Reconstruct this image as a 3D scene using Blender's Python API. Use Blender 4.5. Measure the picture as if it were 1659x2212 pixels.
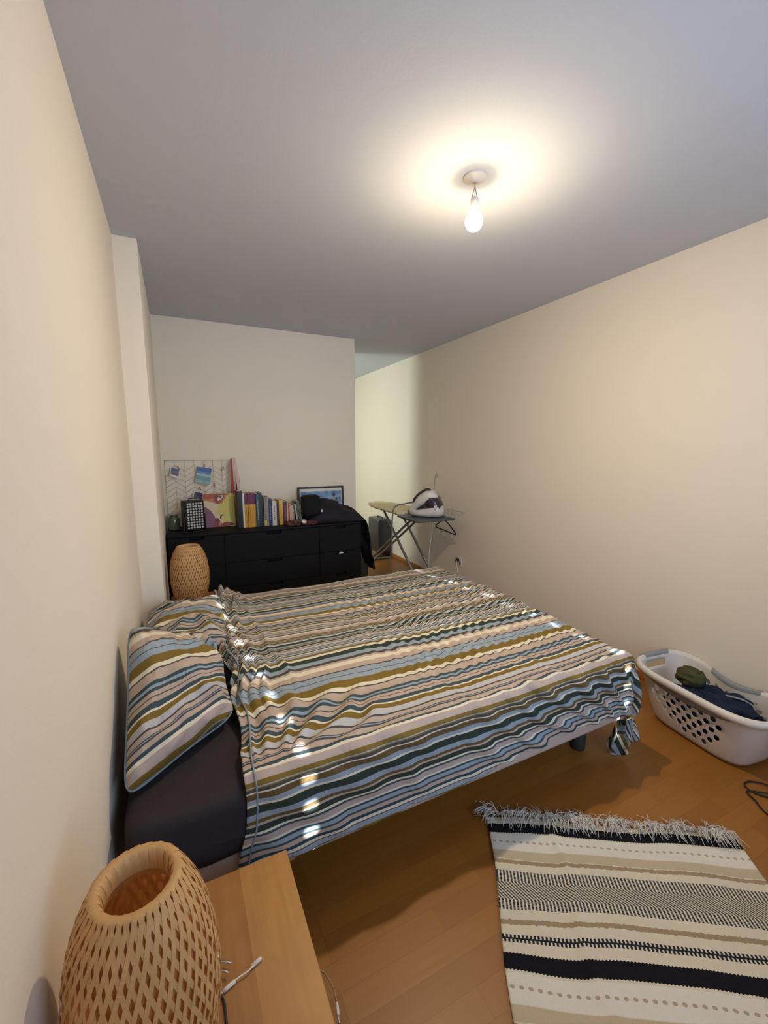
import bpy, bmesh, math, random
import numpy as np
from mathutils import Matrix, Vector
random.seed(7)
PI = math.pi
scene = bpy.context.scene
for o in list(bpy.data.objects):
    bpy.data.objects.remove(o)
C = scene.collection

# ------------------------------------------------------------------ camera
FPX = 913.4
cd = bpy.data.cameras.new('camera')
cam = bpy.data.objects.new('camera', cd)
C.objects.link(cam)
cd.sensor_fit = 'VERTICAL'
cd.sensor_height = 36.0
cd.lens = FPX / 2212.0 * 36.0
cd.clip_start = 0.02
r_ = (0.8974695, -0.44107558, 0.00091641)
u_ = (0.06364557, 0.13155689, 0.98926338)
f_ = (0.43646047, 0.88777538, -0.1461408)
cam.matrix_world = Matrix(((r_[0], u_[0], -f_[0], 0.2194), (r_[1], u_[1], -f_[1], 0.0),
                           (r_[2], u_[2], -f_[2], 1.4045), (0, 0, 0, 1)))
scene.camera = cam

# ------------------------------------------------------------------ light and exposure
scene.view_settings.view_transform = 'Standard'
scene.view_settings.look = 'None'
scene.view_settings.exposure = 0.02
scene.view_settings.gamma = 1.0
scene.view_settings.use_curve_mapping = False
BULB_STRENGTH = 1240.0
BULB_COL = (1.0, 0.81, 0.52)
world = bpy.data.worlds.new('world')
scene.world = world
world.use_nodes = True
world.node_tree.nodes['Background'].inputs[0].default_value = (0.45, 0.62, 1.0, 1)
world.node_tree.nodes['Background'].inputs[1].default_value = 1.0
# low morning sun behind the roller shutter, seen only through its slots
sl = bpy.data.lights.new('sun', 'SUN')
sl.energy = 30.0
sl.color = (0.93, 0.96, 1.0)
sl.angle = math.radians(0.5)
sun = bpy.data.objects.new('sun', sl)
C.objects.link(sun)
SUN_D = Vector((-0.095, 1.0, -0.515)).normalized()
sun.rotation_euler = SUN_D.to_track_quat('-Z', 'Y').to_euler()


def area(name, loc, d, sx, sy, e, col, spread=180):
    l = bpy.data.lights.new(name, 'AREA')
    l.shape = 'RECTANGLE'
    l.size = sx
    l.size_y = sy
    l.energy = e
    l.color = col
    l.spread = math.radians(spread)
    o = bpy.data.objects.new(name, l)
    C.objects.link(o)
    o.location = loc
    o.rotation_euler = Vector(d).to_track_quat('-Z', 'Y').to_euler()
    return o


# daylight of the window (bluish) and the light of the room behind the dresser wall
area('window_daylight', (1.45, -0.80, 1.60), (0.0, 1, 0.02), 1.5, 1.4, 24.0, (0.50, 0.70, 1.0), 118)
area('hallway_light', (0.35, 5.05, 1.55), (1, 0.0, -0.02), 0.55, 1.3, 29.0, (0.84, 1.0, 0.92))

# ------------------------------------------------------------------ helpers
def tag(o, label=None, cat=None, group=None, kind=None):
    if label: o['label'] = label
    if cat: o['category'] = cat
    if group: o['group'] = group
    if kind: o['kind'] = kind
    return o


def thing(name, label, cat, loc=(0, 0, 0), rot=(0, 0, 0), group=None):
    o = bpy.data.objects.new(name, None)
    o.empty_display_size = 0.05
    C.objects.link(o)
    o.location = loc
    o.rotation_euler = rot
    return tag(o, label, cat, group)


def children(o):
    return [c for c in bpy.data.objects if c.parent == o]


def copy_tree(o, parent=None):
    c = o.copy()
    C.objects.link(c)
    c.parent = parent
    for ch in children(o):
        copy_tree(ch, c)
    return c


class G:
    """collects geometry that becomes one mesh object"""
    def __init__(s):
        s.V, s.F, s.M, s.S = [], [], [], []

    def add(s, V, F, m=0, smooth=True, mat=None):
        b = len(s.V)
        for v in V:
            v = Vector(v)
            if mat is not None: v = mat @ v
            s.V.append((v.x, v.y, v.z))
        for f in F:
            s.F.append([i + b for i in f]); s.M.append(m); s.S.append(smooth)
        return s

    def box(s, x0, x1, y0, y1, z0, z1, bev=0.0, m=0, mat=None, seg=2):
        bm = bmesh.new()
        bmesh.ops.create_cube(bm, size=1)
        for v in bm.verts:
            v.co = Vector(((x0 + x1) / 2 + v.co.x * (x1 - x0), (y0 + y1) / 2 + v.co.y * (y1 - y0), (z0 + z1) / 2 + v.co.z * (z1 - z0)))
        if bev > 0:
            bmesh.ops.bevel(bm, geom=bm.edges[:], offset=bev, segments=seg, affect='EDGES', profile=0.6)
        bm.verts.index_update()
        s.add([v.co.copy() for v in bm.verts], [[v.index for v in f.verts] for f in bm.faces], m, bev > 0, mat)
        bm.free()
        return s

    def tube(s, pts, r, n=8, m=0, caps=True, closed=False, mat=None, flat=None):
        pts = [Vector(p) for p in pts]
        N = len(pts)
        rr = r if isinstance(r, (list, tuple)) else [r] * N
        V, F = [], []
        up = None
        for i, p in enumerate(pts):
            if closed: t = pts[(i + 1) % N] - pts[i - 1]
            else: t = pts[min(i + 1, N - 1)] - pts[max(i - 1, 0)]
            if t.length < 1e-9: t = Vector((0, 0, 1))
            t.normalize()
            if up is None:
                up = Vector((0, 0, 1)) if abs(t.z) < 0.9 else Vector((1, 0, 0))
            up = (up - t * up.dot(t))
            if up.length < 1e-6: up = t.orthogonal()
            up.normalize()
            sd = t.cross(up)
            for k in range(n):
                a = 2 * PI * k / n
                ca, sa = math.cos(a), math.sin(a)
                if flat: sa *= flat
                V.append(p + (sd * ca + up * sa) * rr[i])
        for i in range(N if closed else N - 1):
            j = (i + 1) % N
            for k in range(n):
                l = (k + 1) % n
                F.append([i * n + k, i * n + l, j * n + l, j * n + k])
        if caps and not closed:
            F.append([k for k in range(n)][::-1])
            F.append([(N - 1) * n + k for k in range(n)])
        return s.add(V, F, m, True, mat)

    def lathe(s, prof, c=(0, 0, 0), n=32, m=0, mat=None):
        V, F = [], []
        for (r, z) in prof:
            for k in range(n):
                a = 2 * PI * k / n
                V.append((c[0] + r * math.cos(a), c[1] + r * math.sin(a), c[2] + z))
        for i in range(len(prof) - 1):
            for k in range(n):
                l = (k + 1) % n
                F.append([i * n + k, i * n + l, (i + 1) * n + l, (i + 1) * n + k])
        return s.add(V, F, m, True, mat)

    def grid(s, P, m=0, closed_u=False, mat=None):
        nu, nv = len(P), len(P[0])
        V = [tuple(P[i][j]) for i in range(nu) for j in range(nv)]
        F = []
        for i in range(nu if closed_u else nu - 1):
            k = (i + 1) % nu
            for j in range(nv - 1):
                F.append([i * nv + j, k * nv + j, k * nv + j + 1, i * nv + j + 1])
        return s.add(V, F, m, True, mat)

    def poly(s, pts, m=0, mat=None):
        return s.add(pts, [list(range(len(pts)))], m, False, mat)

    def prism(s, pts, axis, a, b, m=0, mat=None):
        """2-D outline extruded along an axis from a to b"""
        def mk(p, t):
            if axis == 'x': return (t, p[0], p[1])
            if axis == 'y': return (p[0], t, p[1])
            return (p[0], p[1], t)
        n = len(pts)
        V = [mk(p, a) for p in pts] + [mk(p, b) for p in pts]
        F = [list(range(n)), list(range(n, 2 * n))[::-1]] + [[i, n + i, n + (i + 1) % n, (i + 1) % n] for i in range(n)]
        return s.add(V, F, m, False, mat)

    def obj(s, name, mats, parent=None, world=True, uv=None, solid=0, fixn=True):
        me = bpy.data.meshes.new(name)
        off = parent.location if (parent is not None and world) else Vector((0, 0, 0))
        if parent is not None and world and parent.parent is not None:
            off = off + parent.parent.location
        me.from_pydata([(v[0] - off.x, v[1] - off.y, v[2] - off.z) for v in s.V], [], s.F)
        if not isinstance(mats, (list, tuple)): mats = [mats]
        for m in mats: me.materials.append(m)
        me.polygons.foreach_set('material_index', s.M)
        me.polygons.foreach_set('use_smooth', s.S)
        if uv is not None:
            l = me.uv_layers.new(name='UVMap')
            vi = np.zeros(len(me.loops), dtype=np.int32)
            me.loops.foreach_get('vertex_index', vi)
            l.data.foreach_set('uv', np.asarray(uv, dtype=np.float32)[vi].ravel())
        me.update()
        if fixn:
            bm = bmesh.new(); bm.from_mesh(me)
            bmesh.ops.recalc_face_normals(bm, faces=bm.faces)
            bm.to_mesh(me); bm.free()
        o = bpy.data.objects.new(name, me)
        C.objects.link(o)
        o.parent = parent
        if solid:
            md = o.modifiers.new('Solidify', 'SOLIDIFY'); md.thickness = solid; md.offset = 0
        return o


def vnoise(x, y, seed=0):
    x = np.asarray(x, float); y = np.asarray(y, float)
    xi = np.floor(x).astype(int); yi = np.floor(y).astype(int)
    xf = x - xi; yf = y - yi
    def h(a, b):
        n = (a * 374761393 + b * 668265263 + seed * 1442695041) & 0x7fffffff
        n = ((n ^ (n >> 13)) * 1274126177) & 0x7fffffff
        return ((n ^ (n >> 16)) & 0xffff) / 32767.5 - 1.0
    u = xf * xf * xf * (xf * (xf * 6 - 15) + 10); v = yf * yf * yf * (yf * (yf * 6 - 15) + 10)
    return (h(xi, yi) * (1 - u) + h(xi + 1, yi) * u) * (1 - v) + (h(xi, yi + 1) * (1 - u) + h(xi + 1, yi + 1) * u) * v


def fnoise(x, y, seed=0, o=3):
    t = 0; a = 1
    for k in range(o):
        t = t + a * vnoise(np.asarray(x) * 2 ** k, np.asarray(y) * 2 ** k, seed + k); a *= 0.5
    return t


def ridge(x, y, seed=0):
    return 1 - np.abs(vnoise(x, y, seed)) * 2


def sstep(a, b, x):
    t = np.clip((np.asarray(x, float) - a) / (b - a), 0, 1)
    return t * t * (3 - 2 * t)


# ------------------------------------------------------------------ materials
def srgb(*c):
    return tuple(((x / 255) / 12.92 if x / 255 < 0.04045 else ((x / 255 + 0.055) / 1.055) ** 2.4) for x in c)


def mat(name, col, rough=0.6, metal=0.0, bump=0.0, bscale=60, var=0.0, vscale=8, coat=0.0, spec=0.5, trans=0.0, sheen=0.0):
    m = bpy.data.materials.new(name)
    m.use_nodes = True
    nt = m.node_tree; b = nt.nodes['Principled BSDF']
    b.inputs['Base Color'].default_value = (*col, 1)
    b.inputs['Roughness'].default_value = rough
    b.inputs['Metallic'].default_value = metal
    b.inputs['Coat Weight'].default_value = coat
    b.inputs['Specular IOR Level'].default_value = spec
    b.inputs['Transmission Weight'].default_value = trans
    b.inputs['Sheen Weight'].default_value = sheen
    tc = nt.nodes.new('ShaderNodeTexCoord')
    if var > 0:
        n = nt.nodes.new('ShaderNodeTexNoise'); n.inputs['Scale'].default_value = vscale; n.inputs['Detail'].default_value = 4
        nt.links.new(tc.outputs['Object'], n.inputs['Vector'])
        mr = nt.nodes.new('ShaderNodeMapRange')
        mr.inputs['To Min'].default_value = 1 - var; mr.inputs['To Max'].default_value = 1 + var
        nt.links.new(n.outputs['Fac'], mr.inputs['Value'])
        mx = nt.nodes.new('ShaderNodeVectorMath'); mx.operation = 'SCALE'
        mx.inputs[0].default_value = col
        nt.links.new(mr.outputs[0], mx.inputs['Scale'])
        nt.links.new(mx.outputs[0], b.inputs['Base Color'])
    if bump > 0:
        n = nt.nodes.new('ShaderNodeTexNoise'); n.inputs['Scale'].default_value = bscale; n.inputs['Detail'].default_value = 3
        nt.links.new(tc.outputs['Object'], n.inputs['Vector'])
        bp = nt.nodes.new('ShaderNodeBump'); bp.inputs['Strength'].default_value = bump; bp.inputs['Distance'].default_value = 0.01
        nt.links.new(n.outputs['Fac'], bp.inputs['Height'])
        nt.links.new(bp.outputs[0], b.inputs['Normal'])
    return m


class NT:
    def __init__(s, m):
        s.m = m; m.use_nodes = True; s.t = m.node_tree; s.b = s.t.nodes['Principled BSDF']

    def v(s, x, inp):
        if isinstance(x, (int, float)): inp.default_value = x
        else: s.t.links.new(x, inp)

    def M(s, op, a, b=None, c=None):
        n = s.t.nodes.new('ShaderNodeMath'); n.operation = op
        s.v(a, n.inputs[0])
        if b is not None: s.v(b, n.inputs[1])
        if c is not None: s.v(c, n.inputs[2])
        return n.outputs[0]

    def band(s, x, a, b):
        return s.M('MULTIPLY', s.M('GREATER_THAN', x, a), s.M('LESS_THAN', x, b))

    def mix(s, f, a, b):
        n = s.t.nodes.new('ShaderNodeMix'); n.data_type = 'RGBA'
        s.v(f, n.inputs['Factor'])
        for x, i in ((a, n.inputs['A']), (b, n.inputs['B'])):
            if isinstance(x, tuple): i.default_value = (*x, 1)
            else: s.t.links.new(x, i)
        return n.outputs['Result']

    def noise(s, vec, scale, detail=3):
        n = s.t.nodes.new('ShaderNodeTexNoise'); n.inputs['Scale'].default_value = scale; n.inputs['Detail'].default_value = detail
        s.t.links.new(vec, n.inputs['Vector'])
        return n.outputs['Fac']

    def bump(s, h, strength, dist=0.01):
        b = s.t.nodes.new('ShaderNodeBump'); b.inputs['Strength'].default_value = strength; b.inputs['Distance'].default_value = dist
        s.t.links.new(h, b.inputs['Height']); s.t.links.new(b.outputs[0], s.b.inputs['Normal'])

    def ramp(s, x, stops):
        n = s.t.nodes.new('ShaderNodeValToRGB'); cr = n.color_ramp; cr.interpolation = 'CONSTANT'
        while len(cr.elements) > 1: cr.elements.remove(cr.elements[-1])
        cr.elements[0].position = stops[0][0]; cr.elements[0].color = (*stops[0][1], 1)
        for p, c in stops[1:]:
            e = cr.elements.new(p); e.color = (*c, 1)
        s.v(x, n.inputs[0])
        return n.outputs[0]


def translucent(m, w):
    nt = m.node_tree; b = nt.nodes['Principled BSDF']; out = nt.nodes['Material Output']
    tr = nt.nodes.new('ShaderNodeBsdfTranslucent'); mx = nt.nodes.new('ShaderNodeMixShader'); mx.inputs[0].default_value = w
    src = b.inputs['Base Color']
    if src.is_linked: nt.links.new(src.links[0].from_socket, tr.inputs['Color'])
    else: tr.inputs['Color'].default_value = src.default_value
    nt.links.new(b.outputs[0], mx.inputs[1]); nt.links.new(tr.outputs[0], mx.inputs[2]); nt.links.new(mx.outputs[0], out.inputs['Surface'])
    return m


def stripes_material():
    m = bpy.data.materials.new('striped_cotton'); n = NT(m)
    BG, CR, OL, LB = srgb(182, 162, 146), srgb(218, 208, 186), srgb(122, 99, 44), srgb(146, 158, 168)
    SL, DG, PK, WG = srgb(62, 78, 84), srgb(52, 62, 54), srgb(176, 160, 153), srgb(182, 180, 180)
    DK, OB, TL = srgb(78, 72, 70), srgb(104, 84, 52), srgb(44, 72, 84)
    # (upper bound of the stripe in metres, colour), from the near hem upward
    S = [(.810, OL), (.826, LB), (.830, DK), (.838, CR), (.850, TL), (.864, BG), (.868, SL), (.882, LB), (.889, TL), (.897, CR), (.914, PK), (.918, SL), (.926, CR),
         (.942, DG), (.951, BG), (.960, OB), (.978, LB), (.999, DG), (1.008, CR), (1.020, LB), (1.036, OB), (1.042, CR), (1.046, DK), (1.050, OL),
         (1.054, LB), (1.071, OL), (1.106, PK), (1.118, CR), (1.133, SL), (1.151, BG), (1.155, DK), (1.159, LB), (1.163, DK), (1.179, BG), (1.184, DK),
         (1.208, WG), (1.230, OL), (1.236, CR), (1.253, SL), (1.266, BG), (1.269, DK), (1.283, BG), (1.292, SL), (1.302, LB), (1.317, SL), (1.355, BG),
         (1.360, DK), (1.381, CR), (1.422, OL), (1.447, LB), (1.451, DK), (1.483, LB), (1.490, DK), (1.520, BG), (1.547, CR), (1.560, BG), (1.576, DK),
         (1.603, LB), (1.632, DG), (1.652, CR)]
    lo, hi = 0.79, 1.652
    uvn = n.t.nodes.new('ShaderNodeUVMap')
    sep = n.t.nodes.new('ShaderNodeSeparateXYZ'); n.t.links.new(uvn.outputs[0], sep.inputs[0])
    x = n.M('FRACT', n.M('DIVIDE', n.M('SUBTRACT', sep.outputs['Y'], lo), hi - lo))
    stops = []; a = lo
    for b, c in S:
        stops.append(((a - lo) / (hi - lo), c)); a = b
    h = len(stops) // 2
    A = n.ramp(x, stops[:h]); B = n.ramp(x, stops[h:])
    col = n.mix(n.M('GREATER_THAN', x, stops[h][0]), A, B)
    ns = n.noise(uvn.outputs[0], 9, 5)
    mr = n.M('MULTIPLY_ADD', ns, 0.22, 0.86)
    sc = n.t.nodes.new('ShaderNodeVectorMath'); sc.operation = 'SCALE'
    n.t.links.new(col, sc.inputs[0]); n.t.links.new(mr, sc.inputs['Scale'])
    n.t.links.new(sc.outputs[0], n.b.inputs['Base Color'])
    n.b.inputs['Roughness'].default_value = 0.85
    n.b.inputs['Specular IOR Level'].default_value = 0.2
    n.bump(n.noise(uvn.outputs[0], 45, 4), 0.35, 0.008)
    return m


def floor_material():
    m = bpy.data.materials.new('parquet'); n = NT(m)
    tc = n.t.nodes.new('ShaderNodeTexCoord'); P = tc.outputs['Object']
    br = n.t.nodes.new('ShaderNodeTexBrick')
    n.t.links.new(P, br.inputs['Vector'])
    br.offset = 0.37; br.offset_frequency = 3; br.squash = 1
    br.inputs['Color1'].default_value = (*srgb(138, 86, 28), 1)
    br.inputs['Color2'].default_value = (*srgb(156, 102, 38), 1)
    br.inputs['Mortar'].default_value = (*srgb(128, 80, 32), 1)
    br.inputs['Scale'].default_value = 1
    br.inputs['Mortar Size'].default_value = 0.0008
    br.inputs['Bias'].default_value = 0.0
    br.inputs['Brick Width'].default_value = 0.52
    br.inputs['Row Height'].default_value = 0.072
    mp = n.t.nodes.new('ShaderNodeMapping'); mp.inputs['Scale'].default_value = (3, 55, 1); n.t.links.new(P, mp.inputs['Vector'])
    g = n.noise(mp.outputs[0], 1.0, 6)
    col = n.mix(n.M('MULTIPLY', g, 0.45), br.outputs['Color'], srgb(118, 72, 24))
    n.t.links.new(col, n.b.inputs['Base Color'])
    n.b.inputs['Roughness'].default_value = 0.42
    n.bump(g, 0.05)
    return m


def oak_material(name='oak', c1=(188, 140, 78), c2=(138, 86, 38), plank=0.085):
    m = bpy.data.materials.new(name); n = NT(m)
    tc = n.t.nodes.new('ShaderNodeTexCoord'); P = tc.outputs['Object']
    sep = n.t.nodes.new('ShaderNodeSeparateXYZ'); n.t.links.new(P, sep.inputs[0])
    idx = n.M('FLOOR', n.M('DIVIDE', n.M('ADD', sep.outputs['X'], 10.03), plank))
    rnd = n.M('FRACT', n.M('MULTIPLY', n.M('SINE', n.M('MULTIPLY', idx, 12.9898)), 43758.5))
    mp = n.t.nodes.new('ShaderNodeMapping'); mp.inputs['Scale'].default_value = (60, 4, 20); n.t.links.new(P, mp.inputs['Vector'])
    cb = n.t.nodes.new('ShaderNodeVectorMath'); cb.operation = 'ADD'
    cx = n.t.nodes.new('ShaderNodeCombineXYZ'); n.t.links.new(n.M('MULTIPLY', rnd, 7.0), cx.inputs['Y'])
    n.t.links.new(mp.outputs[0], cb.inputs[0]); n.t.links.new(cx.outputs[0], cb.inputs[1])
    g = n.noise(cb.outputs[0], 1.0, 5)
    bl = n.noise(P, 9, 3)
    f = n.M('ADD', n.M('MULTIPLY', rnd, 0.5), n.M('ADD', n.M('MULTIPLY', g, 0.5), n.M('MULTIPLY', bl, 0.6)))
    col = n.mix(n.M('SUBTRACT', f, 0.3), srgb(*c1), srgb(*c2))
    n.t.links.new(col, n.b.inputs['Base Color'])
    n.b.inputs['Roughness'].default_value = 0.55
    n.bump(g, 0.08)
    return m


def rug_material():
    m = bpy.data.materials.new('woven_rug'); n = NT(m)
    uvn = n.t.nodes.new('ShaderNodeUVMap'); UV = uvn.outputs[0]
    sep = n.t.nodes.new('ShaderNodeSeparateXYZ'); n.t.links.new(UV, sep.inputs[0])
    u = sep.outputs['X']; v0 = sep.outputs['Y']
    PER = 0.424
    v = n.M('SUBTRACT', v0, n.M('MULTIPLY', PER, n.M('FLOOR', n.M('DIVIDE', v0, PER))))
    ser = n.M('MULTIPLY', n.M('ABSOLUTE', n.M('SUBTRACT', n.M('FRACT', n.M('DIVIDE', u, 0.0095)), 0.5)), 0.006)
    vs = n.M('ADD', v, ser)
    CR, BK, TN, BE = srgb(214, 204, 184), srgb(28, 27, 32), srgb(160, 138, 112), srgb(192, 176, 150)
    col = n.mix(n.band(v, .066, .132), CR, srgb(222, 216, 206))
    col = n.mix(n.band(v, .134, .166), col, BE)
    # black bands
    col = n.mix(n.band(vs, .021, .061), col, BK)
    # tan dots
    du = n.M('SUBTRACT', n.M('FRACT', n.M('DIVIDE', u, 0.0235)), 0.5)
    dv = n.M('DIVIDE', n.M('SUBTRACT', v, .098), 0.0045)
    dd = n.M('ADD', n.M('MULTIPLY', n.M('MULTIPLY', du, du), 14), n.M('MULTIPLY', dv, dv))
    col = n.mix(n.M('LESS_THAN', dd, 1.0), col, srgb(176, 160, 138))
    # fuzzy brown yarn lines
    for c in (.176, .362):
        w = n.M('MULTIPLY_ADD', n.noise(UV, 90, 4), 0.012, -0.006)
        dist = n.M('ABSOLUTE', n.M('SUBTRACT', n.M('ADD', v, w), c))
        col = n.mix(n.M('LESS_THAN', dist, 0.0068), col, TN)
    # black and cream weave: ticks, slanted middle, ticks
    mid = n.M('MINIMUM', n.M('MAXIMUM', n.M('SUBTRACT', v, .245), 0.0), .052)
    ph = n.M('FRACT', n.M('DIVIDE', n.M('SUBTRACT', u, n.M('MULTIPLY', mid, 1.05)), 0.0112))
    tick = n.M('MULTIPLY', n.M('LESS_THAN', ph, 0.55), n.band(v, .208, .327))
    knot = n.M('GREATER_THAN', n.M('FRACT', n.M('DIVIDE', v, 0.0042)), 0.12)
    col = n.mix(n.M('MULTIPLY', tick, knot), col, srgb(40, 38, 48))
    # zigzag line
    zz = n.M('ABSOLUTE', n.M('SUBTRACT', v, .406))
    zt = n.M('MULTIPLY', n.M('LESS_THAN', zz, 0.010), n.M('LESS_THAN', n.M('FRACT', n.M('ADD', n.M('DIVIDE', u, 0.0112), n.M('MULTIPLY', n.M('GREATER_THAN', v, .406), 0.5))), 0.55))
    zt = n.M('MAXIMUM', zt, n.M('LESS_THAN', zz, 0.0022))
    col = n.mix(zt, col, srgb(40, 38, 48))
    n.t.links.new(col, n.b.inputs['Base Color'])
    n.b.inputs['Roughness'].default_value = 0.95
    n.b.inputs['Specular IOR Level'].default_value = 0.1
    wv = n.M('MULTIPLY', n.M('SINE', n.M('MULTIPLY', u, 900)), n.M('SINE', n.M('MULTIPLY', v0, 1300)))
    n.bump(n.M('ADD', wv, n.noise(UV, 120, 3)), 0.4, 0.003)
    return m


MW = mat('wall_paint', srgb(233, 222, 206), 0.9, bump=0.05, bscale=140, var=0.015, vscale=3, spec=0.2)
MC = mat('ceiling_paint', srgb(200, 203, 212), 0.9, bump=0.04, bscale=120, spec=0.2)
MFLOOR = floor_material()
MOAK = oak_material()
MBASE = mat('skirting_wood', srgb(170, 108, 52), 0.5, var=0.15, vscale=14)
MSTR = stripes_material()
MSHEET = mat('charcoal_sheet', srgb(52, 47, 49), 0.9, bump=0.3, bscale=30, spec=0.15, var=0.08)
MRAIL = mat('pale_bed_upholstery', srgb(186, 170, 162), 0.9, bump=0.25, bscale=300, spec=0.2)
MLEG = mat('dark_grey_plastic', srgb(46, 48, 51), 0.6)
MPIPE = mat('blue_grey_piping', srgb(128, 142, 152), 0.8)
MBAM = mat('bamboo', srgb(226, 182, 124), 0.55, var=0.12, vscale=30, spec=0.35)
MBAMD = mat('bamboo_inner', srgb(214, 156, 94), 0.7, var=0.1, vscale=20, spec=0.2)
translucent(MBAM, 0.3); translucent(MBAMD, 0.45)
MBLK = mat('black_brown_wood', srgb(14, 12, 10), 0.6, spec=0.2, bump=0.05, bscale=40, var=0.15, vscale=6)
MGAP = mat('drawer_inside', srgb(8, 8, 8), 0.9)
MBP = mat('black_plastic', srgb(22, 21, 24), 0.5)
MWP = mat('white_plastic', srgb(214, 206, 198), 0.4)
MGRIP = mat('grey_grip', srgb(138, 140, 142), 0.6)
MGREY = mat('grey_metal', srgb(132, 132, 130), 0.4, metal=0.3)
MSTEEL = mat('steel', srgb(190, 188, 180), 0.3, metal=0.9)
MRUG = rug_material()
MFRINGE = mat('fringe_cotton', srgb(206, 200, 192), 0.95, var=0.08, vscale=60, spec=0.1)
MPAPER = mat('paper', srgb(222, 214, 200), 0.8)
MNAVY = mat('navy_cloth', srgb(34, 42, 60), 0.9, bump=0.4, bscale=50, spec=0.15, var=0.2, vscale=20)
MOLIVE = mat('olive_cloth', srgb(74, 72, 48), 0.9, bump=0.4, bscale=50, spec=0.15, var=0.2, vscale=20)
MJACK = mat('dark_jacket', srgb(24, 22, 28), 0.75, bump=0.35, bscale=25, spec=0.3, var=0.2, vscale=12)

# ------------------------------------------------------------------ setting
XR, YB, H, XE, XP, YP, YF, YEND = 2.739, 3.976, 2.461, 1.854, 0.117, 2.637, -0.9, 6.15


def struct(name, g, m, **k):
    o = g.obj(name, m, **k); o['kind'] = 'structure'; return o


struct('floor', G().box(-0.3, XR + 0.1, YF - 0.1, YEND + 0.1, -0.1, 0), MFLOOR)
struct('ceiling', G().box(-0.3, XR + 0.1, YF - 0.1, YEND + 0.1, H, H + 0.1), MC)
struct('wall_left', G().box(-0.12, 0.008, YF - 0.1, YP, 0, H), MW)
struct('wall_left', G().box(-0.12, XP, YP, YEND + 0.1, 0, H, 0.004), MW)
struct('wall_right', G().box(XR, XR + 0.1, YF - 0.1, YEND + 0.1, 0, H), MW)
struct('wall_back', G().box(XP - 0.01, XE, YB, YB + 0.62, 0, H, 0.004), MW)
struct('wall_passage', G().box(-0.12, XR + 0.1, YEND, YEND + 0.1, 0, H), MW)
# front wall with the window opening (behind the viewer)
WX0, WX1, WZ0, WZ1 = 0.42, 2.26, 0.95, 2.40
g = G()
g.box(-0.12, WX0, YF - 0.12, YF, 0, H); g.box(WX1, XR + 0.1, YF - 0.12, YF, 0, H)
g.box(WX0, WX1, YF - 0.12, YF, 0, WZ0); g.box(WX0, WX1, YF - 0.12, YF, WZ1, H)
struct('wall_front', g, MW)
# skirting
struct('baseboard_right', G().box(XR - 0.012, XR, YF, YEND, 0, 0.045, 0.003), MBASE)
struct('baseboard_left', G().box(0.008, 0.020, YF, YP, 0, 0.045, 0.003), MBASE)
struct('baseboard_back', G().box(XP, XE + 0.012, YB - 0.012, YB + 0.02, 0, 0.045, 0.003), MBASE)
struct('baseboard_passage', G().box(0.12, XR - 0.012, YEND - 0.012, YEND, 0, 0.045, 0.003), MBASE)

# window with a closed roller shutter; sun gets in only by a column of slots at either side
mgl = bpy.data.materials.new('window_glass'); mgl.use_nodes = True
nt = mgl.node_tree; nt.nodes.clear()
out = nt.nodes.new('ShaderNodeOutputMaterial'); mixs = nt.nodes.new('ShaderNodeMixShader'); tr = nt.nodes.new('ShaderNodeBsdfTransparent'); gl = nt.nodes.new('ShaderNodeBsdfGlossy')
gl.inputs['Roughness'].default_value = 0.02; mixs.inputs[0].default_value = 0.06
nt.links.new(tr.outputs[0], mixs.inputs[1]); nt.links.new(gl.outputs[0], mixs.inputs[2]); nt.links.new(mixs.outputs[0], out.inputs[0])
win = bpy.data.objects.new('window_1', None); C.objects.link(win); win.location = ((WX0 + WX1) / 2, YF, WZ0); win['kind'] = 'structure'
g = G()
for a, b, c, d in ((WX0, WX0 + 0.05, WZ0, WZ1), (WX1 - 0.05, WX1, WZ0, WZ1), (WX0, WX1, WZ0, WZ0 + 0.05), (WX0, WX1, WZ1 - 0.04, WZ1), (1.31, 1.37, WZ0, WZ1)):
    g.box(a, b, YF - 0.06, YF - 0.01, c, d, 0.004)
g.obj('window_frame', MWP, win)
G().box(WX0 + 0.04, WX1 - 0.04, YF - 0.04, YF - 0.034, WZ0 + 0.04, WZ1 - 0.03).obj('window_pane', mgl, win)
# shutter curtain as a sheet with real slots
SLX = (0.707, 2.137)
SY = YF - 0.10
def shutter():
    g = G()
    zs = [WZ0 - 0.03]
    slots = []
    z = 1.195
    while z < WZ1 - 0.02:
        slots.append(z); z += 0.0845
    HW, HH = 0.019, 0.0115
    xs = [WX0 - 0.03, SLX[0] - HW, SLX[0] + HW, SLX[1] - HW, SLX[1] + HW, WX1 + 0.03]
    rows = [WZ0 - 0.03]
    for s in slots: rows += [s - HH, s + HH]
    rows.append(WZ1 + 0.03)
    for j in range(len(rows) - 1):
        hole = j % 2 == 1
        for i in range(5):
            if hole and i in (1, 3):
                # rounded slot: fill only the four corners
                x0, x1, z0, z1 = xs[i], xs[i + 1], rows[j], rows[j + 1]
                k = 0.009
                for cx, cz, sx, sz in ((x0, z0, 1, 1), (x1, z0, -1, 1), (x1, z1, -1, -1), (x0, z1, 1, -1)):
                    g.poly([(cx, SY, cz), (cx + sx * k, SY, cz), (cx + sx * k * 0.3, SY, cz + sz * k * 0.3), (cx, SY, cz + sz * k)])
            else:
                g.poly([(xs[i], SY, rows[j]), (xs[i + 1], SY, rows[j]), (xs[i + 1], SY, rows[j + 1]), (xs[i], SY, rows[j + 1])])
    return g
sh = shutter().obj('roller_shutter', mat('shutter_slats', srgb(190, 190, 188), 0.6), win, fixn=False)

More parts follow.
